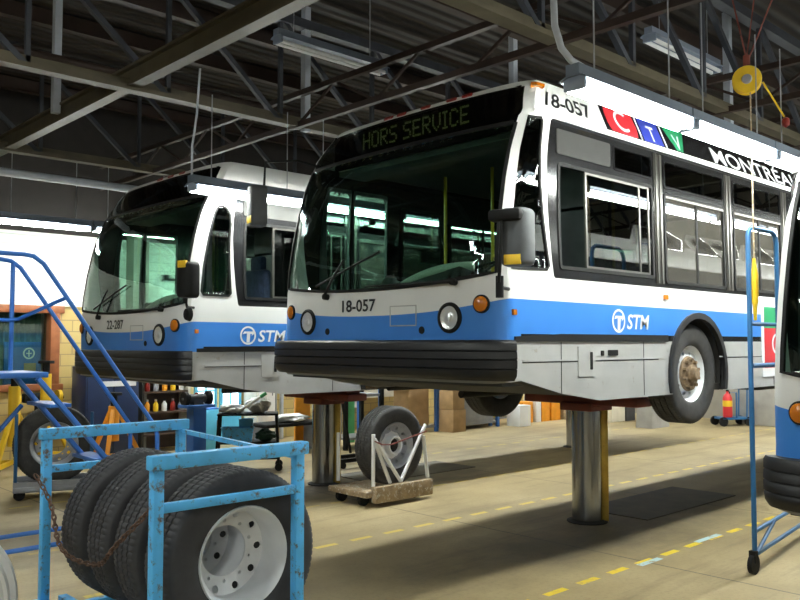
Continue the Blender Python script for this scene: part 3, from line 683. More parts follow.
# ---------------------------------------------------------------- the hall
X0, X1, Y0, Y1, ZC = -7., 21.2, -6., 14.6, 6.4
def floor_mat():
    Mt = bpy.data.materials.new('workshop_concrete'); Mt.use_nodes = True; nt = Mt.node_tree; N = nt.nodes; L = nt.links; b = N['Principled BSDF']
    tc = N.new('ShaderNodeTexCoord'); sp = N.new('ShaderNodeSeparateXYZ'); L.new(tc.outputs['Object'], sp.inputs[0])
    def math_(op, a, b_=None, c=None):
        m = N.new('ShaderNodeMath'); m.operation = op
        for i, x in enumerate((a, b_, c)):
            if x is None: continue
            if isinstance(x, (int, float)): m.inputs[i].default_value = x
            else: L.new(x, m.inputs[i])
        return m.outputs[0]
    def noise(sc, det=8, rough=.6, vec=None):
        n = N.new('ShaderNodeTexNoise'); n.inputs['Scale'].default_value = sc; n.inputs['Detail'].default_value = det; n.inputs['Roughness'].default_value = rough
        L.new(vec or tc.outputs['Object'], n.inputs['Vector']); return n.outputs['Fac']
    def ramp(f, stops):
        r = N.new('ShaderNodeValToRGB'); e = r.color_ramp.elements
        while len(e) < len(stops): e.new(.5)
        for el, (p, c) in zip(e, stops): el.position = p; el.color = list(c)+[1]
        L.new(f, r.inputs['Fac']); return r.outputs['Color']
    def mix(f, a, c):
        m = N.new('ShaderNodeMix'); m.data_type = 'RGBA'; L.new(f, m.inputs['Factor']); L.new(a, m.inputs['A'])
        if isinstance(c, tuple): m.inputs['B'].default_value = list(c)+[1]
        else: L.new(c, m.inputs['B'])
        return m.outputs['Result']
    base = ramp(noise(.55), [(.3, (.245, .188, .095)), (.5, (.35, .272, .14)), (.72, (.45, .36, .20))])
    st = N.new('ShaderNodeMapping'); st.inputs['Scale'].default_value = (.28, 2.2, 1); L.new(tc.outputs['Object'], st.inputs['Vector'])
    streak = ramp(noise(1.1, 9, .68, st.outputs['Vector']), [(.52, (0, 0, 0)), (.68, (1, 1, 1))])
    base = mix(math_('MULTIPLY', streak, .6), base, (.12, .09, .05))
    fine = ramp(noise(26, 6, .7), [(.5, (0, 0, 0)), (.66, (1, 1, 1))]); base = mix(math_('MULTIPLY', fine, .30), base, (.16, .125, .07))
    # oil soaked strip of each lift bay, its colour deepened to darken the bus shadow
    X, Y = sp.outputs[0], sp.outputs[1]
    for yc, xa, xb in ((5.0, 3.2, 12.5), (9.1, 3.0, 12.0)):
        dx = math_('DIVIDE', math_('SUBTRACT', X, (xa+xb)/2), (xb-xa)/2); dy = math_('DIVIDE', math_('SUBTRACT', Y, yc), 1.15)
        d = math_('ADD', math_('MULTIPLY', dx, dx), math_('MULTIPLY', dy, dy)); d = math_('ADD', d, math_('MULTIPLY', noise(1.3, 9, .7), .9))
        f = ramp(d, [(.45, (1, 1, 1)), (1.15, (0, 0, 0))]); base = mix(math_('MULTIPLY', f, .72), base, (.045, .038, .026))
    # slab joints
    jf = math_('LESS_THAN', math_('ABSOLUTE', math_('SUBTRACT', math_('FRACT', math_('DIVIDE', math_('ADD', X, .6), 3.0)), .5)), .004)
    base = mix(math_('MULTIPLY', jf, .7), base, (.06, .05, .03))
    # painted dashes along the bays
    worn = ramp(noise(9, 8, .75), [(.36, (0, 0, 0)), (.47, (1, 1, 1))])
    for y, ph, wr_ in ((4.07, .5, 1.), (6.53, .0, .6), (8.2, .3, .3), (10.6, .15, .35), (.0, .2, .7), (2.4, .6, .5)):
        a = math_('LESS_THAN', math_('ABSOLUTE', math_('SUBTRACT', Y, y)), .036)
        d = math_('LESS_THAN', math_('FRACT', math_('DIVIDE', math_('ADD', X, ph), .455)), .60)
        base = mix(math_('MULTIPLY', math_('MULTIPLY', math_('MULTIPLY', a, d), worn), wr_), base, (.78, .57, .03))
    for xa, xb, yy in ((6.75, 7.12, 4.03), (7.95, 8.45, 4.10)):
        a = math_('LESS_THAN', math_('ABSOLUTE', math_('SUBTRACT', Y, yy)), .034); d = math_('LESS_THAN', math_('ABSOLUTE', math_('SUBTRACT', X, (xa+xb)/2)), (xb-xa)/2)
        base = mix(math_('MULTIPLY', math_('MULTIPLY', a, d), worn), base, (.42, .60, .66))
    L.new(base, b.inputs['Base Color']); b.inputs['Roughness'].default_value = .55
    bp = N.new('ShaderNodeBump'); bp.inputs['Strength'].default_value = .15; bp.inputs['Distance'].default_value = .01; L.new(noise(30), bp.inputs['Height']); L.new(bp.outputs[0], b.inputs['Normal'])
    return Mt
def brick_mat(name, c1, c2, cm, w=.4, h=.2):
    Mt = bpy.data.materials.new(name); Mt.use_nodes = True; nt = Mt.node_tree; N = nt.nodes; L = nt.links; b = N['Principled BSDF']
    tc = N.new('ShaderNodeTexCoord'); mp = N.new('ShaderNodeMapping'); mp.inputs['Rotation'].default_value = (PI/2, 0, 0); L.new(tc.outputs['Object'], mp.inputs['Vector'])
    br = N.new('ShaderNodeTexBrick'); br.inputs['Color1'].default_value = list(c1)+[1]; br.inputs['Color2'].default_value = list(c2)+[1]; br.inputs['Mortar'].default_value = list(cm)+[1]
    br.inputs['Scale'].default_value = 1; br.inputs['Brick Width'].default_value = w; br.inputs['Row Height'].default_value = h; br.inputs['Mortar Size'].default_value = .008
    L.new(mp.outputs[0], br.inputs['Vector']); L.new(br.outputs['Color'], b.inputs['Base Color']); b.inputs['Roughness'].default_value = .6
    return Mt
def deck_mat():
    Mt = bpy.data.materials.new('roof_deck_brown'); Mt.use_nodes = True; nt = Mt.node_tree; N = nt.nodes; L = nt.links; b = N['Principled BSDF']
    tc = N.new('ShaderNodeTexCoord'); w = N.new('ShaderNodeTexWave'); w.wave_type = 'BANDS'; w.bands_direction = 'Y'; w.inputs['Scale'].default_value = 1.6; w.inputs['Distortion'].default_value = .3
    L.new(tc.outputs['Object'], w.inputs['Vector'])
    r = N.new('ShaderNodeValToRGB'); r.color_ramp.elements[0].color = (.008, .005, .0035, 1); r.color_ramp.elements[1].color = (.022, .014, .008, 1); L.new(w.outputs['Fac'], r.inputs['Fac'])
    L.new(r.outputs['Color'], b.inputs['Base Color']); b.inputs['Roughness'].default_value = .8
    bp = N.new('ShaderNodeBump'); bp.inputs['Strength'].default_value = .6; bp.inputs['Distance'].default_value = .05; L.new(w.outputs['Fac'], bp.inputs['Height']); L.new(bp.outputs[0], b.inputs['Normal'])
    return Mt
M['floor'] = floor_mat(); M['deck'] = deck_mat()
M['brick'] = brick_mat('yellow_glazed_block', (.54, .40, .15), (.50, .36, .13), (.30, .23, .11))
M['siding'] = brick_mat('white_wall_siding', (.80, .80, .74), (.78, .79, .74), (.52, .56, .52), 60.0, .16)
M['wallbr'] = mat('upper_wall_brown', (.016, .013, .011), .8, var=.2)
M['wallg'] = mat('grey_block_wall', (.30, .28, .24), .8, var=.15, scale=2)
def sbox(name, c, d, m, **k): return struct(MB().box(c, d, **k).build(name, m))
cx_, cy_ = (X0+X1)/2, (Y0+Y1)/2
sbox('floor', (cx_, cy_, -.1), (X1-X0+.6, Y1-Y0+.6, .2), M['floor'])
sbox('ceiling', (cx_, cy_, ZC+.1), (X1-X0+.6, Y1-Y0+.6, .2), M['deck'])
# left wall with a window opening
WX0, WX1, WZ0, WZ1 = 1.6, 5.48, 1.24, 2.58
g = MB(); g.plate([[(X0, 0), (X1, 0), (X1, 2.64), (X0, 2.64)], [(WX0, WZ0), (WX1, WZ0), (WX1, WZ1), (WX0, WZ1)]], lambda u, v: V((u, Y1, v)), lambda u, v: V((u, Y1+.3, v))); struct(g.build('wall_left', M['brick'], smooth=0))
sbox('wall_upper', (cx_, Y1+.15, 5.15), (X1-X0, .3, 2.5), M['wallbr'])
sbox('trim_1', (3.6, Y1+.13, 3.27), (21.2, .34, 1.26), M['siding'])
sbox('trim_2', (17.7, Y1+.15, 3.27), (7., .3, 1.26), M['wallbr'])
sbox('wall_back', (X1+.15, cy_, ZC/2), (.3, Y1-Y0, ZC), M['wallg'])
sbox('wall_front', (X0-.15, cy_, ZC/2), (.3, Y1-Y0, ZC), M['wallg'])
sbox('wall_right', (cx_, Y0-.15, ZC/2), (X1-X0, .3, ZC), M['wallg'])
wf = bpy.data.objects.new('window_1', None); COL.objects.link(wf); wf['kind'] = 'structure'; wf.location = (0, 0, 0)
g = MB(); Wd = M['redbr']
for c, d in ((((WX0+WX1)/2, Y1+.1, WZ1+.0), (WX1-WX0+.3, .36, .13)), (((WX0+WX1)/2, Y1+.1, WZ0), (WX1-WX0+.3, .36, .11)), ((WX0, Y1+.1, 1.91), (.13, .34, 1.4)), ((WX1, Y1+.1, 1.91), (.16, .34, 1.4)), ((3.5, Y1+.1, 1.91), (.07, .2, 1.3))): g.box(c, d, b=.01)
g.build('window_frame', Wd, wf)
MB().box(((WX0+WX1)/2, Y1+.14, 1.91), (WX1-WX0-.1, .012, 1.28)).build('window_pane', M['glass'], wf)
# office behind the window
sbox('wall_office', (3.5, Y1+2.2, 1.6), (6, .1, 3.2), M['cream']); sbox('trim_3', (3.5, Y1+1.2, 2.9), (6, 2., .06), M['cream']); sbox('trim_4', (3.5, Y1+1.2, .0), (6, 2., .06), M['wallg'])
g = MB(); rows = []
for z in (1.28, 2.53): rows.append([V((4.45+.95*k/60, Y1+.42+.045*math.sin(k*1.15), z)) for k in range(61)])
g.grid(rows); tag(g.build('curtain', M['curt'], weld=False), 'pale grey-green pleated curtain behind the office window, beside the wooden frame', 'curtain')
g = MB(); rows = []
for z in (1.95, 2.53): rows.append([V((1.7+2.4*k/80, Y1+.46+.04*math.sin(k*1.3), z)) for k in range(81)])
g.grid(rows); tag(g.build('curtain', M['curt'], weld=False), 'short grey-green valance curtain across the top of the office window', 'curtain')
t = thing('notice_board', 'blue notice panel with a white ring emblem standing inside the office window', 'sign', (5.08, Y1+.355, 1.22))
MB().box((0, .0, .40), (.62, .05, .80), b=.008).build('panel', M['sky'], t)
g = MB(); g.plate([circ(.10, .60, .10, 28), circ(.10, .60, .075, 28)], lambda u, v: V((u, -.032, v)), lambda u, v: V((u, -.025, v))); g.box((.10, -.03, .60), (.02, .008, .12)); g.box((.10, -.03, .60), (.09, .008, .02)); g.build('ring_emblem', M['dec_white'], t)
MB().box((.12, -.029, .36), (.20, .01, .14)).build('yellow_label', M['card'], t)
MB().box((.12, -.029, .24), (.20, .01, .035)).build('red_label', M['dec_red'], t)
t = thing('office_shelf', 'dark shelf unit with yellow binders seen low through the office window', 'shelf', (3.95, Y1+.7, 0))
g = MB(); g.box((0, 0, .75), (.6, .3, 1.5)); g.build('shelf_body', M['brown'], t); g = MB()
for k in range(4): g.box((-.2+.12*k, -.10, 1.68), (.09, .2, .34))
g.build('binders', M['yel'], t)

# ---- roof steel
def truss(y, name='trim_truss'):
    g = MB(); zb, zt = 4.8, 6.15
    g.bar((X0, y, zb), (X1, y, zb), .16, .05, mi=1); g.bar((X0, y, zb+.05), (X1, y, zb+.05), .05, .12, mi=1); g.bar((X0, y, zt), (X1, y, zt), .14, .12)
    x = X0+.6; k = 0
    while x < X1-1.6:
        g.bar((x, y, zt), (x+1.55, y, zb), .06, .06); g.bar((x+1.55, y, zb), (x+1.55, y, zt), .05, .05); x += 1.55
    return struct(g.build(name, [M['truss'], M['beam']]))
for i, y in enumerate((12.55, 8.6, 4.5, .4, -3.6)): truss(y, 'trim_%d' % (11+i))
for i, x in enumerate((4.0, 13.5)):
    g = MB(); g.box((x, cy_, 4.82), (.14, Y1-Y0, .03)); g.box((x, cy_, 5.02), (.14, Y1-Y0, .03)); g.box((x, cy_, 4.92), (.03, Y1-Y0, .20)); struct(g.build('trim_%d' % (20+i), M['beam']))
for i, x in enumerate((6.25, 9.6, 12.0, 16.5)):
    g = MB(); g.bar((x, Y0, 4.8), (x, Y1, 4.8), .07, .07); g.bar((x, Y0, 5.2), (x, Y1, 5.2), .07, .07); y = Y0+.3; k = 0
    while y < Y1-.8:
        a, b_ = (4.8, 5.2) if k % 2 else (5.2, 4.8); g.bar((x, y, a), (x, y+.75, b_), .03, .03); y += .75; k += 1
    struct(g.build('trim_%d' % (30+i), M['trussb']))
for i, y in enumerate((14.2, 11.0, 9.6, 7.0, 5.6, 3.0, 1.6, -1.)):
    g = MB(); g.box((cx_, y, 6.28), (X1-X0, .12, .2)); struct(g.build('trim_%d' % (40+i), M['trussb']))
g = MB(); g.cyl((X0, 12.3, 4.42), (X1, 12.3, 4.42), .06, 10); struct(g.build('trim_50', M['pipe']))
g = MB(); g.cyl((X0, 10.2, 5.5), (X1, 10.2, 5.5), .05, 10); struct(g.build('trim_51', M['trussb']))
for i, (x, y, z0) in enumerate(((9.07, 7.3, 3.7), (6.4, 8.6, 4.75), (3.9, 10.5, 4.9), (10.6, 4.9, 4.9))):
    g = MB(); g.box((x, y, (z0+ZC)/2), (.09, .09, ZC-z0)); struct(g.build('trim_%d' % (60+i), M['pipe']))
for i, (x, y) in enumerate(((16.5, 14.4), (6.9, 14.4), (11.5, 14.4))):
    g = MB(); g.box((x, y, 2.4), (.3, .3, 4.8)); struct(g.build('trim_%d' % (70+i), M['wallg']))
sbox('trim_80', (20.6, 8.0, .62), (.9, 2.6, 1.24), M['conc'], b=.02)

# ---- strip lights (the lamps of the hall, then added fill lamps out of view)
ORD = 'first second third fourth fifth sixth seventh eighth ninth tenth eleventh twelfth'.split()
def strip_light(lit, L=1.5):
    t = thing('strip_light', 'x', 'light')
    g = MB(); P = [(-.105, -.005), (-.10, .008), (-.05, .028), (-.05, .10), (.05, .10), (.05, .028), (.10, .008), (.105, -.005), (.095, .0), (.045, .02), (-.045, .02), (-.095, .0)]
    R = g.grid([[V((x, a, b_)) for a, b_ in P] for x in (0, L-.02)], closed_u=True); g.face(R[0]); g.face(R[1][::-1])
    g.build('reflector_hood', M['hoodout'] if not lit else M['hood'], t, smooth=20)
    for x in (.03, L-.05):
        g = MB(); g.box((x, 0, -.02), (.035, .16, .09), b=.008); g.build('lamp_holder', M['hoodout'], t)
    for y in (-.05, .05):
        g = MB(); g.cyl((.04, y, -.05), (L-.06, y, -.05), .024, 8); g.build('tube', M['lamp'] if lit else M['whitep'], t)
    for x in (.25, L-.27):
        g = MB(); g.cyl((x, 0, .07), (x, 0, 1.0), .006, 6); g.build('hanger', M['steel'], t)
    return t
lit0 = strip_light(True); rowsL = ((3.03, 3.68, 4.36, 11, 'before the centre bus'), (7.72, 3.65, 4.26, 11, 'between the two raised buses'), (13.0, 3.86, 3.95, 11, 'by the white siding'), (-.9, 3.7, 4.6, 8, 'beyond the cut-off bus'))
first = True
LAMPS = []
for y, z, xs, n, where in rowsL:
    for k in range(n):
        lb = 'lit strip light, %s from the near end of the row %s' % (ORD[k], where)
        if first: o = lit0; o.location = (xs, y, z); o['label'] = lb; first = False
        else: o = dup(lit0, (xs+1.5*k, y, z), label=lb)
        o['group'] = 'lit strip lights in rows between the bays'
for j, (y, z, where) in enumerate(((3.2, 4.4, 'over the tyre rack bay'), (6.6, 4.4, 'over the blue stairs bay'), (-.9, 4.4, 'over the open floor'), (-4.0, 4.4, 'by the far side wall'))):  # fill lamps added out of view to brighten the bus fronts and tyres
    for k, x in enumerate((-1.6, -.1) if y == 6.6 else (-3.6, -2.1) if y == 3.2 else (-5.0, -3.5)):
        o = dup(lit0, (x, y, z), label='added unseen fill strip light, %s of those %s' % (ORD[k], where)); o['group'] = 'added fill strip lights, unseen, over the front of the hall'
un = strip_light(False, 1.7); un.location = (8.4, 4.8, 5.5); un['label'] = 'unlit pale strip light under the roof, right of the centre bus roof corner'
o = dup(un, (5.34, 7.75, 5.5), label='unlit pale strip light under the roof, above the left end of the destination sign')
# feed conduits
g = MB(); g.tube([(4.22, 3.07, 6.3), (4.22, 3.07, 4.26), (4.22, 3.06, 4.0), (4.26, 3.04, 3.86), (4.35, 3.03, 3.80), (4.48, 3.03, 3.785)], .022, 10); tag(g.build('feed_conduit', M['pipe']), 'bent grey conduit feeding the near end of the strip light over the centre bus', 'pipe')
g = MB(); g.tube([(4.36, 7.72, 4.9), (4.34, 7.74, 4.4), (4.28, 7.72, 4.05), (4.28, 7.72, 3.75)], .012, 8); tag(g.build('feed_cable', M['pipe']), 'thin pale cable hanging to the strip light between the raised buses', 'cable')

# ---------------------------------------------------------------- buses
make_bus('white and blue city bus numbered 18-057 on lifts, in the centre', (7.66, 5.43, 1.19), '18-057', 'HORS SERVICE', False, -1.35, True, False)
make_bus('white and blue city bus numbered 22-287 on lifts, behind the centre bus', (7.22, 9.43, 1.08), '22-287', '', True, -2.16, False, True, False, False)
make_bus('partly seen blue and white city bus cut off by the right edge', (8.02, .75, .47), '', '', False, -1.35, False, None, False)

# ---------------------------------------------------------------- lifts
def lift(x, y, ztop, label):
    t = thing('bus_lift', label, 'vehicle lift', (x, y, 0), group='in-ground bus lift posts')
    g = MB(); g.cyl((0, 0, 0), (0, 0, ztop-.17), .165, 48); g.build('piston', M['chrome'], t, smooth=50)
    g = MB(); g.box((.150, -.135, (ztop-.17)/2), (.085, .075, ztop-.18), rz=.75, b=.008); g.build('locking_leg', M['brass'], t)
    g = MB(); g.lathe([(.17, 0), (.225, 0), (.225, .012), (.19, .018), (.168, .03)], n=40); g.build('floor_collar', M['under'], t)
    g = MB(); g.box((0, 0, ztop-.055), (.34, 1.5, .10), b=.02); g.box((0, 0, ztop-.13), (.42, .42, .09), b=.01)
    for s in (-1, 1): g.box((0, s*.58, ztop+.02), (.24, .16, .22), b=.02)
    g.build('saddle', M['redox'], t); return t
lift(7.98, 5.41, 1.42, 'chrome lift post under the front axle of the centre bus')
lift(13.97, 5.41, 1.42, 'chrome lift post under the rear axle of the centre bus')
lift(7.36, 9.41, 1.31, 'chrome lift post under the front axle of the left bus')
lift(13.5, 9.41, 1.31, 'yellowish lift post under the rear axle of the left bus, far back')
lift(8.33, .75, .70, 'short lift post under the front axle of the right bus')
lift(14.43, .75, .70, 'short lift post under the rear axle of the right bus')
sbox('trim_90', (9.6, 5.41, .006), (2.2, .9, .012), M['plate']); sbox('trim_91', (9.0, 9.41, .006), (2.2, .9, .012), M['plate'])

# ---------------------------------------------------------------- tyre rack in front
def tyre_thing(label, loc, rim=None, dish=.05, rot=None, m='tyre_old', group=None, rm='rim'):
    t = thing('wheel_assembly', label, 'wheel', loc, group=group)
    me = TYRE_ME.copy(); me.materials.clear(); me.materials.append(M[m]); me.materials.append(M['tread' if m == 'tyre_old' else 'tread_dark']); mesh_obj('tyre_casing', me, t)
    if rim:
        r = rim_mb(dish, hub_r=.148, w=.24, hr=.220, br=.176).build('rim', M[rm], t)
    if rot: t.rotation_euler = rot
    return t
def rack():
    t = thing('tyre_rack', 'pale blue steel tyre rack cart holding four bus tyres', 'tyre rack', (2.52, 4.0, 0))
    A = .06
    def frame(y, xl, xr, nm):
        for x in (xl, xr):
            g = MB(); g.box((x, y, .75), (A, A, 1.26), b=.006); g.build('corner_post', M['rack'], t)
        g = MB(); g.box(((xl+xr)/2, y-.01, 1.38), (xr-xl+.10, .075, .075), b=.008); g.build('top_bar', M['rack'], t)
        g = MB(); g.box(((xl+xr)/2, y, 1.14), (xr-xl, .04, .05), b=.006); g.build('cross_bar', M['rack'], t)
    frame(.02, -.47, .43, 'front'); frame(1.80, -.375, .63, 'rear')
    g = MB()
    for x in (-.40, .42): g.box((x, .92, .23), (.07, 1.86, .07), b=.006)
    for y in (.02, .92, 1.80): g.box((.02, y, .17), (.96, .06, .06), b=.006)
    for x in (-.24, .26): g.bar((x, .0, .245), (x, 1.82, .245), .06, .05, b=.004)
    g.build('base_frame', M['rack'], t)
    for z in (1.33, 1.12):
        g = MB(); g.bar((.43, .05, z), (.63, 1.8, z), .03, .03); g.build('side_rail', M['rack'], t)
    for x in (-.42, .42):
        for y in (.15, 1.7):
            g = MB(); g.cyl((x, y-.025, .075), (x, y+.025, .075), .075, 18); g.box((x, y, .12), (.06, .09, .06)); g.build('caster', M['rubber'], t)
    # chain across the open left flank
    pts = [(-.47+.03*math.sin(k*.3), 1.74-1.62*k/46, 1.12-1.0*(.55*math.sin(PI*k/46)-.02*k/46)*.8) for k in range(47)]
    g = MB()
    for k in range(46):
        p, q = V(pts[k]), V(pts[k+1]); c = (p+q)/2; d = (q-p); L_ = d.length*.68; d.normalize(); n = d.cross(V((1, 0, 0))) if k % 2 else d.cross(V((1, 0, 0))).cross(d); n.normalize()
        g.tube([c+d*L_*math.cos(a)+n*.013*math.sin(a) for a in [2*PI*j/10 for j in range(11)]], .0055, 5, caps=False)
    g.build('chain', M['rust'], t, weld=False)
rack()
for k, (yy, xx) in enumerate(((4.24, 2.65), (4.63, 2.65), (5.01, 2.65), (5.40, 2.64))):
    tyre_thing(['front tyre of the blue rack with a silver ten-hole rim facing out', 'dusty bus tyre second from the front in the blue rack', 'dusty bus tyre third from the front in the blue rack', 'rearmost dusty bus tyre in the blue rack'][k], (xx, yy, .77), rim=True, dish=.10, group='bus tyres in the blue rack')

# ---- tyre dolly with a wheel
t = thing('wheel_dolly', 'worn wooden wheel dolly with white tube frame carrying one bus wheel', 'dolly', (7.12, 7.60, 0), rz=.0)
g = MB(); g.box((.10, .02, .15), (.98, .10, .20), b=.012); g.build('front_board', M['wood'], t)
g = MB(); g.box((.02, .42, .15), (1.0, .75, .07), b=.01); g.build('deck', M['wood'], t)
for a, b_ in (((-.36, .06, .24), (-.36, .06, .88)), ((-.34, .06, .82), (.10, .06, .26)), ((.54, .06, .94), (.10, .06, .26)), ((-.34, .06, .80), (-.08, .06, .26)), ((.50, .06, .80), (.58, .06, .26)), ((-.36, .74, .24), (-.36, .74, .85)), ((.54, .74, .24), (.54, .74, .85))):
    g = MB(); g.tube([a, b_], .024, 10); g.build('frame_tube', M['whitep'], t)
g = MB(); g.tube([(-.36, .04, .80), (-.25, .02, .75), (-.1, .015, .74), (.54, .03, .86)], .009, 6); g.build('tie_cord', M['redox'], t)
for x, y in ((-.40, .62), (.42, .62), (-.40, .2), (.42, .16)):
    g = MB(); g.cyl((x, y-.025, .082), (x, y+.025, .082), .08, 18); g.box((x, y, .13), (.06, .07, .08)); g.build('caster', M['rubber'], t)
w = tyre_thing('single bus wheel standing upright on the wooden dolly', (7.28, 7.93, .69), rim=True, dish=-.03, m='tyre', rm='rimdark')
hub = MB(); hub.lathe([(.09, -.06), (.095, -.115), (.115, -.12), (.125, -.10), (.13, -.04), (.175, -.035), (.18, .0)], ax='Y', n=28); hub.build('hub_ring', M['whitep'], w)
hub = MB(); hub.lathe([(.001, -.085), (.05, -.085), (.06, -.06), (.095, -.055)], ax='Y', n=24); hub.build('hub_cap', M['under'], w)
# ---------------------------------------------------------------- blue stairs on the left
t = thing('mobile_stair', 'tall blue tubular rolling stair with handrails at the left edge', 'stairs', (2.75, 7.75, 0))
def P(x, y, z): return (x, y, z)
for nm, y in (('near', 0.), ('far', .60)):
    g = MB(); pts = [(-2.6, y, 2.80), (-.12, y, 2.80), (-.04, y, 2.79), (.05, y, 2.73)]+[(.05+(1.13)*k/6, y, 2.73+(1.16-2.73)*k/6) for k in range(1, 7)]+[(1.20, y, 1.08), (1.205, y, .55)]
    g.tube(pts, .021, 10); g.build('handrail', M['stair'], t)
g = MB(); g.tube([(-2.6, .6, 2.22), (-.05, .6, 2.22), (.03, .56, 2.23), (.26, .0, 2.42)], .018, 8); g.build('mid_rail', M['stair'], t)
for y in (0., .6):
    g = MB(); g.tube([(-.02, y, 2.76), (-.02, y, 1.70)], .021, 10) if y else None
    if y: g.build('guard_post', M['stair'], t)
    else: g.bm.free()
    g = MB(); g.bar((.02, y, 1.68), (1.32, y, .12), .075, .04, b=.006); g.build('stringer', M['stair'], t)
g = MB(); g.box((-1.25, .3, 1.71), (2.72, .66, .05), b=.01); g.build('platform', M['stair'], t)
for k in range(5):
    g = MB(); z = 1.42-.27*k; x = .02+1.30*(1.68-z)/1.56
    g.box((x, .3, z), (.20, .60, .035), b=.006); g.build('tread', M['stair'], t)
for x, y in ((-2.4, 0.), (-2.4, .6), (-.95, 0.), (-.95, .6)):
    g = MB(); g.tube([(x, y, 1.70), (x, y, .12)], .024, 10); g.build('leg', M['stair'], t)
g = MB()
for y in (.0, .62): g.tube([(-2.4, y, .16), (1.34, y, .16)], .022, 8)
g.tube([(-.95, .62, .20), (.10, .62, 1.40)], .022, 8); g.tube([(-2.3, .0, .3), (-.95, .0, 1.2)], .02, 8)
g.tube([(1.32, 0, .16), (1.32, .62, .16)], .022, 8); g.build('base_frame', M['stair'], t)
for x in (-2.35, 1.28):
    for y in (0., .62):
        g = MB(); g.cyl((x, y-.02, .07), (x, y+.02, .07), .07, 16); g.build('caster', M['rubber'], t)

# ---- blue rolling stand on the right with the pull handle and the reel
t = thing('rolling_stand', 'tall narrow blue tubular stand on casters beside the right bus', 'stand', (7.25, 3.2, 0))
g = MB(); g.tube([(0, 0, .14), (0, 0, 2.95), (.02, 0, 3.0), (.07, 0, 3.03), (.5, 0, 3.03), (.57, 0, 3.0), (.60, 0, 2.93), (.60, 0, 1.80)], .022, 10); g.build('upright_loop', M['stand'], t)
g = MB(); g.tube([(.02, 0, 2.17), (.58, 0, 2.17)], .018, 8); g.build('rung', M['stand'], t)
g = MB(); g.tube([(.02, 0, 1.80), (.58, 0, 1.80)], .022, 8); g.build('rung', M['stand'], t)
g = MB(); g.tube([(0, 0, .36), (1.9, .25, .36)], .02, 8); g.tube([(.03, 0, .16), (.55, .06, .36)], .018, 8); g.tube([(0, 0, .16), (1.9, .25, .16)], .02, 8); g.tube([(1.9, .25, .12), (1.9, .25, .40)], .02, 8); g.build('base_brace', M['stand'], t)
for x, y in ((-.03, 0), (1.9, .25)):
    g = MB(); g.cyl((x, y-.02, .085), (x, y+.02, .085), .085, 18); g.box((x, y, .15), (.05, .06, .10)); g.build('caster', M['rubber'], t)
t = thing('pull_cord_grip', 'yellow pull grip hanging on a thin cord beside the blue rolling stand', 'handle', (7.28, 3.163, 2.25))
g = MB(); g.tube([(0, 0, .5), (0, 0, 2.08)], .007, 6); g.build('cord', M['wood'], t)
g = MB(); g.lathe([(.001, .5), (.012, .5), (.02, .42), (.032, .36), (.032, .18), (.024, .14), (.030, .12), (.018, .08), (.014, -.05), (.001, -.05)], n=16); g.build('grip', M['yel'], t)
t = thing('hose_reel', 'round yellow cord reel hanging from the ceiling right of centre', 'reel', (7.3, 3.2, 4.36), rz=.42)
g = MB(); g.lathe([(.03, -.05), (.12, -.05), (.125, -.04), (.112, -.03), (.112, .03), (.125, .04), (.12, .05), (.03, .05)], ax='X', n=36); g.build('drum', M['yel'], t)
g = MB(); g.lathe([(.001, -.075), (.035, -.075), (.045, -.05)], ax='X', n=20); g.build('hub_cap', M['steel'], t)
g = MB(); g.box((0, 0, .17), (.05, .06, .12), b=.01); g.tube([(0, -.02, .20), (0, -.75, 2.04)], .008, 6); g.tube([(0, 0, .20), (0, .35, 2.04)], .008, 6); g.tube([(0, 0, .2), (.1, -.25, 2.04)], .006, 6); g.build('hanger_cable', M['redox'], t)
g = MB(); g.tube([(0, -.13, -.03), (.05, -.30, -.35)], .008, 6); g.build('cord', M['yel'], t)
g = MB(); g.lathe([(.001, -.05), (.03, -.03), (.035, 0), (.03, .03), (.001, .05)], o=(.05, -.31, -.40), n=14); g.build('cord_stop', M['red'], t)

# ---- white round cover at the bottom left
g = MB(); g.lathe([(.5, .0), (.5, .03), (.47, .05), (.44, .035), (.41, .05), (.40, .03), (.10, .03), (.09, .05), (.001, .05)], ax='Y', n=64); o = g.build('wheel_cover', M['whitep']); o.rotation_euler = (0, 0, .42+PI); o.location = (1.28, 4.95, .5)
tag(o, 'large round white cover standing on edge at the bottom left corner', 'cover')

# ---------------------------------------------------------------- workshop background
def jack(loc, rz, label, m, h=1.45):
    t = thing('jack_stand', label, 'jack stand', loc, rz, group='tall jack stands by the left wall')
    g = MB(); g.cyl((0, 0, .45), (0, 0, h), .085, 18); g.build('column', M[m], t)
    g = MB(); g.cyl((0, 0, h), (0, 0, h+.18), .055, 14); g.box((0, 0, h+.19), (.16, .2, .05), b=.01); g.build('ram', M['rubber'], t)
    for k in range(3):
        a = PI/2+2*PI*k/3; c, s = math.cos(a), math.sin(a)
        g = MB(); g.bar((.05*c, .05*s, .95), (.46*c, .46*s, .14), .06, .06, b=.006); g.bar((0, 0, .22), (.46*c, .46*s, .17), .05, .06); g.build('leg', M[m], t)
        g = MB(); g.cyl((.46*c-.03*s, .46*s+.03*c, .075), (.46*c+.03*s, .46*s-.03*c, .075), .075, 16); g.build('caster', M['rubber'], t)
    return t
jack((4.35, 13.1, 0), .2, 'tall yellow jack stand nearest the left edge of the photo', 'yel', 1.35)
jack((5.05, 13.75, 0), .7, 'tall yellow jack stand with a dark top, right of another yellow one', 'yel', 1.5)
jack((5.75, 12.75, 0), .4, 'orange jack stand in front of the navy cabinet', 'orange', 1.0)
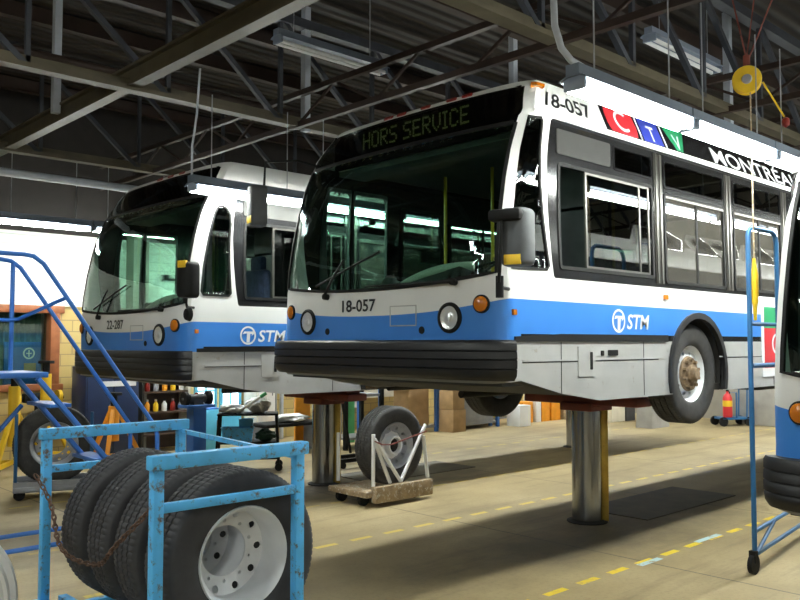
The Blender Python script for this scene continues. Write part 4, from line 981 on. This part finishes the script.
# standing tyre on its dolly behind the stairs
w = tyre_thing('worn black bus tyre on a small blue dolly behind the blue stairs', (4.2, 11.1, .68), rim=True, dish=.03, rot=(0, 0, -.35), m='tyre', rm='rimdark')
t = thing('wheel_cart', 'small blue wheel cart holding the tyre behind the stairs', 'dolly', (4.2, 11.1, 0), rz=-.35)
g = MB(); g.box((0, 0, .14), (.95, .6, .07), b=.01); g.box((0, -.26, .20), (.95, .06, .08)); g.box((0, .26, .20), (.95, .06, .08)); g.build('deck', M['steel'], t)
for x in (-.45, .45):
    g = MB(); g.tube([(x, -.26, .2), (x, -.26, 1.1)], .022, 8); g.build('post', M['stand'], t)
for x, y in ((-.4, -.22), (.4, -.22), (-.4, .22), (.4, .22)):
    g = MB(); g.cyl((x, y-.02, .072), (x, y+.02, .072), .07, 16); g.build('caster', M['rubber'], t)
# yellow machine and clutter by the brick wall
t = thing('hand_grinder_bench', 'yellow and black bench tool on a pedestal by the brick wall', 'machine', (5.15, 14.35, 0))
g = MB(); g.cyl((0, 0, 0), (0, 0, 1.0), .06, 12); g.box((0, 0, .02), (.4, .4, .04)); g.build('pedestal', M['rubber'], t)
g = MB(); g.box((0, 0, 1.08), (.5, .18, .16), b=.03); g.cyl((-.42, 0, 1.08), (.42, 0, 1.08), .03, 10); g.build('motor', M['rubber'], t)
for x in (-.34, .34):
    g = MB(); g.cyl((x-.03, 0, 1.08), (x+.03, 0, 1.08), .12, 20); g.build('wheel_guard', M['yel'], t)
# navy cabinet
t = thing('tool_cabinet', 'tall navy blue tool cabinet with a white strip, under the left bus nose', 'cabinet', (6.2, 13.9, 0))
g = MB(); g.box((0, .2, .82), (.95, .6, 1.56), b=.015); g.box((0, .2, .03), (.9, .55, .06)); g.build('carcass', M['navy'], t)
for x in (-.235, .235):
    g = MB(); g.box((x, -.115, .80), (.44, .03, 1.30), b=.006); d = g.build('door', M['navy'], t)
    g = MB(); g.cyl((x-math.copysign(.17, x), -.15, .75), (x-math.copysign(.17, x), -.15, .95), .012, 8); g.build('handle', M['steel'], d)
g = MB(); g.box((.1, -.125, 1.30), (.6, .03, .09)); g.build('white_strip', M['whitep'], t)
# brown tool shelf with bottles
t = thing('tool_shelf', 'dark brown open wall shelf right of the navy cabinet', 'shelf', (7.35, 14.25, 0))
g = MB(); g.box((0, .20, 1.0), (.95, .04, 1.9)); g.build('back_panel', M['brown'], t)
for x in (-.46, .46):
    g = MB(); g.box((x, 0, 1.0), (.04, .36, 2.0)); g.build('side_panel', M['cream'] if x > 0 else M['pillar'], t)
SH = (.35, .75, 1.12, 1.45, 1.8)
for z in SH:
    g = MB(); g.box((0, 0, z-.02), (.9, .34, .03)); g.build('shelf_board', M['brown'], t)
cols = ['white', 'orange', 'red', 'yellow', 'grey']; mc = {'white': 'whitep', 'orange': 'orange', 'red': 'red', 'yellow': 'yel', 'grey': 'steel'}
rown = {1: 'second lowest', 2: 'middle', 3: 'second highest'}
proto = None
for r in (1, 2, 3):
    for k in range(5):
        c = cols[(k*2+r) % 5]; x = -.34+.17*k
        t = thing('spray_bottle', '%s bottle on the %s board of the brown wall shelf, %s from the left' % (c, rown[r], ORD[k]), 'bottle', (7.35+x, 14.16, SH[r]), group='bottles on the brown wall shelf')
        g = MB(); g.lathe([(.001, 0), (.045, 0), (.048, .02), (.048, .13), (.02, .17), (.018, .19)], n=14); g.build('bottle_body', M[mc[c]], t)
        g = MB(); g.lathe([(.022, .185), (.022, .22), (.001, .222)], n=12); g.build('cap', M['whitep' if c != 'white' else 'rubber'], t)
# vise stand / blue pedestal
t = thing('bench_grinder', 'dark bench grinder with two wheels on a blue pedestal', 'machine', (6.85, 12.1, 0))
g = MB(); g.box((0, 0, .03), (.42, .42, .05), b=.01); g.box((0, 0, .5), (.24, .24, .92), b=.02); g.box((0, 0, .98), (.5, .34, .05), b=.01); g.build('pedestal', M['bluep'], t)
g = MB(); g.cyl((-.14, 0, 1.10), (.14, 0, 1.10), .075, 18); g.cyl((-.26, 0, 1.10), (.26, 0, 1.10), .02, 10); g.box((0, 0, 1.03), (.18, .14, .08)); g.build('motor', M['int_dark'], t)
for x in (-.21, .21):
    g = MB(); g.cyl((x-.03, 0, 1.10), (x+.03, 0, 1.10), .115, 24); g.build('wheel_guard', M['rubber'], t)
g = MB(); g.lathe([(.001, 0), (.03, .0), (.03, .02), (.001, .03)], o=(.0, .0, 1.17), n=12); g.build('red_button', M['red'], t)
# glazed blue door and lockers
PANE = glow('daylit_window', (.75, .87, 1.), 1.6)
def glazed(xc, label):
    t = thing('workshop_glazing', label, 'door', (xc, 14.45, 0), group='glazed panels in the left wall')
    g = MB(); loops = [[(-.24, 0), (.24, 0), (.24, 2.1), (-.24, 2.1)]]
    for i in (-1, 0):
        for j in range(3): loops.append([(i*.20+.015, .60+j*.48), (i*.20+.185, .60+j*.48), (i*.20+.185, 1.05+j*.48), (i*.20+.015, 1.05+j*.48)])
    g.plate(loops, lambda u, v: V((u, -.03, v)), lambda u, v: V((u, .03, v))); g.build('leaf', M['cyan'], t, smooth=0)
    g = MB(); g.box((0, .0, 1.31), (.42, .01, 1.45)); g.build('panes', PANE, t)
glazed(8.37, 'pale blue door with bright daylit panes, next to the cyan locker'); glazed(8.93, 'pale blue door with bright daylit panes, behind the cart of rags')
t = thing('locker', 'bright cyan low narrow locker beside the glazed blue doors', 'locker', (8.0, 13.6, 0))
g = MB(); g.box((0, .2, .40), (.34, .4, .80), b=.01); g.build('carcass', M['bluep'], t); g = MB(); g.box((.0, -.01, .40), (.30, .03, .74), b=.005); d = g.build('door', M['cyan'], t); g = MB(); g.cyl((.11, -.035, .45), (.11, -.035, .57), .01, 8); g.build('handle', M['steel'], d)
t = thing('locker', 'pale grey tall cabinet behind the cart of rags, beside the wall pipes', 'locker', (9.42, 13.95, 0))
g = MB(); g.box((0, .2, .95), (.42, .5, 1.9), b=.01); g.build('carcass', M['cream'], t)
g = MB(); g.box((0, -.065, .95), (.38, .03, 1.8), b=.005); d = g.build('door', M['whitep'], t); g = MB(); g.cyl((.12, -.09, .95), (.12, -.09, 1.1), .01, 8); g.build('handle', M['steel'], d)
for k, x in enumerate((9.8, 9.97, 10.14)):
    g = MB(); g.cyl((x, 14.4, 0), (x, 14.4, 3.2), .045, 10); tag(g.build('wall_pipe', M[('bluep', 'steel', 'pipe')[k]]), '%s vertical wall pipe beside the pale grey cabinet' % ('blue', 'dark grey', 'pale')[k], 'pipe')
# cart with rags
CRZ = -.62; CX, CY = 7.30, 11.27
t = thing('service_cart', 'black framed service cart with blue bins between the rack and the lift post', 'cart', (CX, CY, 0), rz=CRZ)
for x in (-.44, .44):
    for y in (-.22, .22):
        g = MB(); g.tube([(x*1.1, y, .10), (x, y, .89)], .02, 8); g.build('leg', M['rubber'], t)
        g = MB(); g.cyl((x*1.1, y-.02, .06), (x*1.1, y+.02, .06), .06, 14); g.build('caster', M['rubber'], t)
for z, nm in ((.88, 'top_tray'), (.44, 'middle_tray'), (.20, 'bottom_tray')):
    g = MB(); g.box((0, 0, z), (.94, .48, .03), b=.008); g.build(nm, M['rubber'], t)
def on_cart(x, y, z): c, s_ = math.cos(CRZ), math.sin(CRZ); return (CX+c*x-s_*y, CY+s_*x+c*y, z)
def bin_(name, label, loc, d, m, rz=0, cat='bin'):
    g = MB(); x, y, z = d[0]/2, d[1]/2, d[2]; k = .88; th = .012
    def lp(a, b_, zz): return [V((p[0], p[1], zz)) for p in rrect(-a, a, -b_, b_, min(a, b_)*.25, 4)]
    R = g.grid([lp(x*k, y*k, 0), lp(x, y, z), lp(x+.012, y+.012, z), lp(x-th, y-th, z), lp(x*k-th, y*k-th, th)], closed_u=True)
    g.face(R[0][::-1]); g.face(R[-1]); o = g.build(name, M[m]); o.location = loc; o.rotation_euler = (0, 0, rz); return tag(o, label, cat)
bin_('parts_bin', 'pale blue parts bin on the middle tray of the service cart', on_cart(-.16, -.08, .456), (.5, .26, .22), 'rack', CRZ)
bin_('round_bucket', 'bright cyan bucket under the top tray of the service cart', on_cart(-.04, .14, .456), (.22, .2, .33), 'cyan', CRZ, 'bucket')
def rag(name, label, loc, sz, m, seed, cat):
    rnd = random.Random(seed); t = bmesh.new(); bmesh.ops.create_icosphere(t, subdivisions=3, radius=1)
    ph = [rnd.uniform(0, 6) for _ in range(6)]
    for v in t.verts:
        p = v.co.copy(); n = 1+.25*math.sin(3*p.x+ph[0])*math.cos(4*p.y+ph[1])+.16*math.sin(7*p.y+5*p.z+ph[2])+.1*math.sin(11*p.x+ph[3])
        v.co = V((p.x*n*sz[0], p.y*n*sz[1], max(-.0, p.z*n*.5+.5)*sz[2]))
    g = MB(); g.bm.free(); g.bm = t; o = g.build(name, M[m], weld=False); o.location = loc; return tag(o, label, cat)
rag('rag_heap', 'crumpled white rags lying low at the cyan locker end of the service cart top', on_cart(-.26, 0, .896), (.18, .16, .14), 'whitep', 3, 'rags')
rag('rag_heap', 'taller heap of crumpled white rags in the middle of the service cart top', on_cart(.16, 0, .896), (.17, .16, .25), 'whitep', 5, 'rags')
rag('cloth_bundle', 'dark green cloth bundle on the middle tray of the service cart', on_cart(.27, -.05, .456), (.16, .12, .17), 'dkgreen', 8, 'cloth')
t = thing('hand_brush', 'white brush with a green tip lying across the rags on the cart', 'brush', on_cart(.02, -.15, .91), rz=CRZ)
g = MB(); g.tube([(-.2, 0, .0), (.17, .02, .24)], .02, 8); g.build('handle', M['whitep'], t); g = MB(); g.tube([(.17, .02, .24), (.26, .03, .30)], .028, 8); g.build('tip', M['green'], t)

# racks of parts under the far wall
def shelving(x, y, w, d, h, label, levels, um='bluep'):
    t = thing('shelving_rack', label, 'rack', (x, y, 0), group='steel parts racks along the far wall')
    for sx_ in (-1, 1):
        for sy_ in (-1, 1):
            g = MB(); g.box((sx_*w/2, sy_*d/2, h/2), (.07, .07, h)); g.build('upright', M[um], t)
    for z in levels:
        g = MB(); g.box((0, 0, z), (w-.07, d-.02, .05)); g.build('shelf', M['steel'], t)
    return t
shelving(12.7, 13.55, 1.7, .7, 2.0, 'blue parts rack with a brown box, behind the wheel dolly', (.12, 1.35))
shelving(14.75, 13.3, 1.3, .7, 2.0, 'blue parts rack with a grey crate, behind the far front wheel', (.12, .95))
shelving(15.85, 13.45, .85, .5, 1.3, 'low blue parts rack right of the grey crate', (.16, 1.2))
shelving(10.35, 12.3, .9, .6, 1.9, 'dark parts rack behind the left lift post', (.2, 1.0), 'rubber')
def carton(label, c, d, m='card', rz=0, name='carton', cat='box'):
    t = thing(name, label, cat, c, rz); g = MB(); g.box((0, 0, d[2]/2), d, b=.006); g.build('box_body', M[m], t)
    g = MB(); g.box((0, 0, d[2]+.003), (d[0]*.98, .06, .006)); g.build('packing_tape', M['wood' if m == 'card' else m], t); return t
carton('large brown carton on the floor shelf behind the wheel dolly', (13.05, 13.5, .145), (.62, .5, .95))
carton('brown carton at the bottom of the stack by the blue rack upright', (13.82, 12.95, 0), (.42, .45, .50))
carton('brown carton in the middle of the stack by the blue rack upright', (13.80, 12.95, .506), (.40, .42, .42), rz=.05)
carton('brown carton on top of the stack by the blue rack upright', (13.83, 12.95, .932), (.40, .42, .45), rz=-.06)
carton('grey crate on the lowest shelf of the blue rack', (14.75, 13.25, .145), (1.05, .55, .62), 'steel', name='crate', cat='crate')
carton('brown carton above the grey crate on the blue rack', (14.7, 13.25, .975), (.9, .5, .4))
carton('small yellow box on the low blue rack', (15.58, 13.4, .185), (.2, .4, .42), 'yel')
carton('small brown carton on the low blue rack', (15.86, 13.4, .185), (.24, .4, .36))
carton('small tan box at the right of the low blue rack', (16.13, 13.4, .185), (.22, .4, .34), 'cream')
carton('white box on the floor right of the low blue rack', (15.9, 12.7, 0), (.42, .4, .50), 'whitep')
carton('orange box leaning at the left of the orange row', (16.65, 13.2, 0), (.40, .4, .52), 'orange')
carton('white tall box between two orange boxes', (17.02, 13.15, 0), (.2, .4, .72), 'whitep')
carton('tall orange box, tallest of the orange row', (17.32, 13.15, 0), (.32, .4, .88), 'orange')
carton('short orange box right of the tallest orange box', (17.75, 13.15, 0), (.38, .4, .62), 'orange')
carton('brown crate at the right end of the orange row', (18.3, 13.1, 0), (.5, .4, .55), 'wood', name='crate', cat='crate')
carton('pale box right of the far yellowish lift post', (18.55, 11.85, 0), (.62, .5, .62), 'cream')
carton('red box on the floor near the far concrete block', (19.6, 11.3, 0), (.6, .45, .62), 'red')
carton('dark box on the floor beside the red box', (19.05, 11.75, 0), (.4, .4, .5), 'int_dark')
t = thing('yellow_beam', 'yellow bar across the rack above the brown carton', 'bar', (12.75, 13.15, 1.42)); MB().box((0, 0, 0), (1.3, .07, .09)).build('bar', M['yel'], t)
rag('tarp_heap', 'green tarp heaped on top of the rack behind the dolly', (13.3, 13.5, 1.376), (.55, .26, .24), 'green', 12, 'tarp')
carton('white panel box on the rack behind the wheel dolly', (12.2, 13.5, 1.376), (.6, .4, .4), 'cream')
t = thing('concrete_block', 'grey concrete block on the floor behind the front wheel of the centre bus', 'block', (18.0, 10.33, 0))
g = MB(); R = g.grid([[V((x, y, 0)) for x, y in rrect(-.42, .42, -.22, .22, .04)], [V((x*.8, y, .72)) for x, y in rrect(-.42, .42, -.20, .20, .04)]], closed_u=True); g.face(R[0][::-1]); g.face(R[1]); g.build('block', M['conc'], t)
# white wall boards, a green board, orange panels behind the left post
for xc, m, w_, z0, z1, lb, nm in ((9.95, 'cream', .01, 0, 0, '', ''),): pass
def board(x, y, w_, z0, h, m, label, name='wall_board', cat='panel'):
    t = thing(name, label, cat, (x, y, z0)); MB().box((0, 0, h/2), (w_, .05, h), b=.006).build('board', M[m], t)
    MB().box((0, -.03, h-.03), (w_*.96, .02, .03)).build('edge_strip', M['steel'], t); return t
board(9.6, 12.95, .35, .0, 2.0, 'orange', 'orange standing panel left of the left lift post')
board(10.75, 12.9, .22, .0, 2.0, 'green', 'narrow bright green panel right of the left lift post')
board(11.75, 14.3, .7, .55, 1.5, 'whitep', 'white board against the wall right of the green panel')
board(12.9, 14.3, 1.2, .75, 1.3, 'cream', 'cream board against the wall behind the wheel dolly')
# workbench with white bags left of the post
t = thing('workbench', 'grey workbench with a dark top left of the left lift post', 'workbench', (9.0, 12.6, 0))
g = MB(); g.box((0, 0, .52), (1.3, .6, .06), b=.01); g.build('top', M['rubber'], t)
for x in (-.6, .6):
    g = MB(); g.box((x, 0, .25), (.06, .52, .49)); g.build('leg', M['steel'], t)
rag('paper_bag_heap', 'white bag lying on the grey workbench', (9.05, 12.55, .551), (.3, .2, .15), 'whitep', 21, 'bag')
# floor hoist with a wheel, dark, right of the post
t = thing('floor_crane', 'dark floor crane with casters right of the left lift post', 'crane', (8.75, 10.4, 0))
g = MB(); g.bar((-.35, -.1, .12), (.4, -.1, .12), .06); g.bar((-.35, .3, .12), (.4, .3, .12), .06); g.bar((-.30, -.1, .12), (-.30, .3, .12), .06); g.build('base', M['rubber'], t)
g = MB(); g.bar((-.30, .1, .12), (-.30, .1, 1.75), .06); g.bar((-.28, .1, 1.6), (.02, .1, .2), .03); g.build('mast', M['rubber'], t)
for x in (-.3, .38):
    for y in (-.1, .3):
        g = MB(); g.cyl((x, y-.02, .05), (x, y+.02, .05), .05, 14); g.build('caster', M['rubber'], t)
# extinguisher cart
t = thing('hand_truck', 'blue two-wheeled hand truck with black wheels by the concrete wall', 'hand truck', (19.75, 9.2, 0), rz=-.6)
g = MB(); g.box((0, 0, .18), (.75, .45, .05), b=.01); g.tube([(.28, -.18, .2), (.30, -.18, 1.0), (.30, .18, 1.0), (.28, .18, .2)], .02, 8); g.tube([(.0, -.2, .2), (.0, -.2, .8), (.0, .2, .8), (.0, .2, .2)], .02, 8); g.build('frame', M['stand'], t)
for x in (-.34, .32):
    for y in (-.2, .2):
        g = MB(); g.cyl((x, y-.025, .11), (x, y+.025, .11), .11, 18); g.build('wheel', M['rubber'], t)
t = thing('fire_extinguisher', 'red fire extinguisher with a yellow label standing on the hand truck', 'fire extinguisher', (19.56, 9.22, .21))
g = MB(); g.lathe([(.001, 0), (.10, 0), (.11, .02), (.11, .46), (.08, .54), (.03, .58), (.03, .62)], n=20); g.build('cylinder', M['dec_red'], t)
g = MB(); g.lathe([(.113, .26), (.113, .40)], n=20); g.build('label_band', M['stickyel'], t)
g = MB(); g.box((0, 0, .65), (.05, .05, .06)); g.bar((0, 0, .67), (-.12, .02, .74), .02); g.tube([(.03, 0, .63), (.12, 0, .6), (.13, 0, .35)], .012, 6); g.build('valve', M['rubber'], t)

# ---------------------------------------------------------------- camera, world, output look
cam = bpy.data.cameras.new('camera'); co = bpy.data.objects.new('camera', cam); COL.objects.link(co)
F = 827.; pitch = math.atan(43/F); yaw = math.radians(46.74)
fw = V((math.cos(yaw)*math.cos(pitch), math.sin(yaw)*math.cos(pitch), math.sin(pitch)))
co.location = (0, 0, 2.0); co.rotation_euler = fw.to_track_quat('-Z', 'Y').to_euler()
cam.sensor_width = 36; cam.lens = 36*F/800; cam.clip_start = .05; SC.camera = co
w = bpy.data.worlds.new('hall_air'); SC.world = w; w.use_nodes = True
w.node_tree.nodes['Background'].inputs['Color'].default_value = (.5, .55, .65, 1); w.node_tree.nodes['Background'].inputs['Strength'].default_value = .06
SC.view_settings.view_transform = 'Standard'; SC.view_settings.look = 'None'; SC.view_settings.exposure = .9; SC.view_settings.gamma = 1; SC.view_settings.use_curve_mapping = False
SC.cycles.max_bounces = 10; SC.cycles.transparent_max_bounces = 24; SC.cycles.sample_clamp_indirect = 8
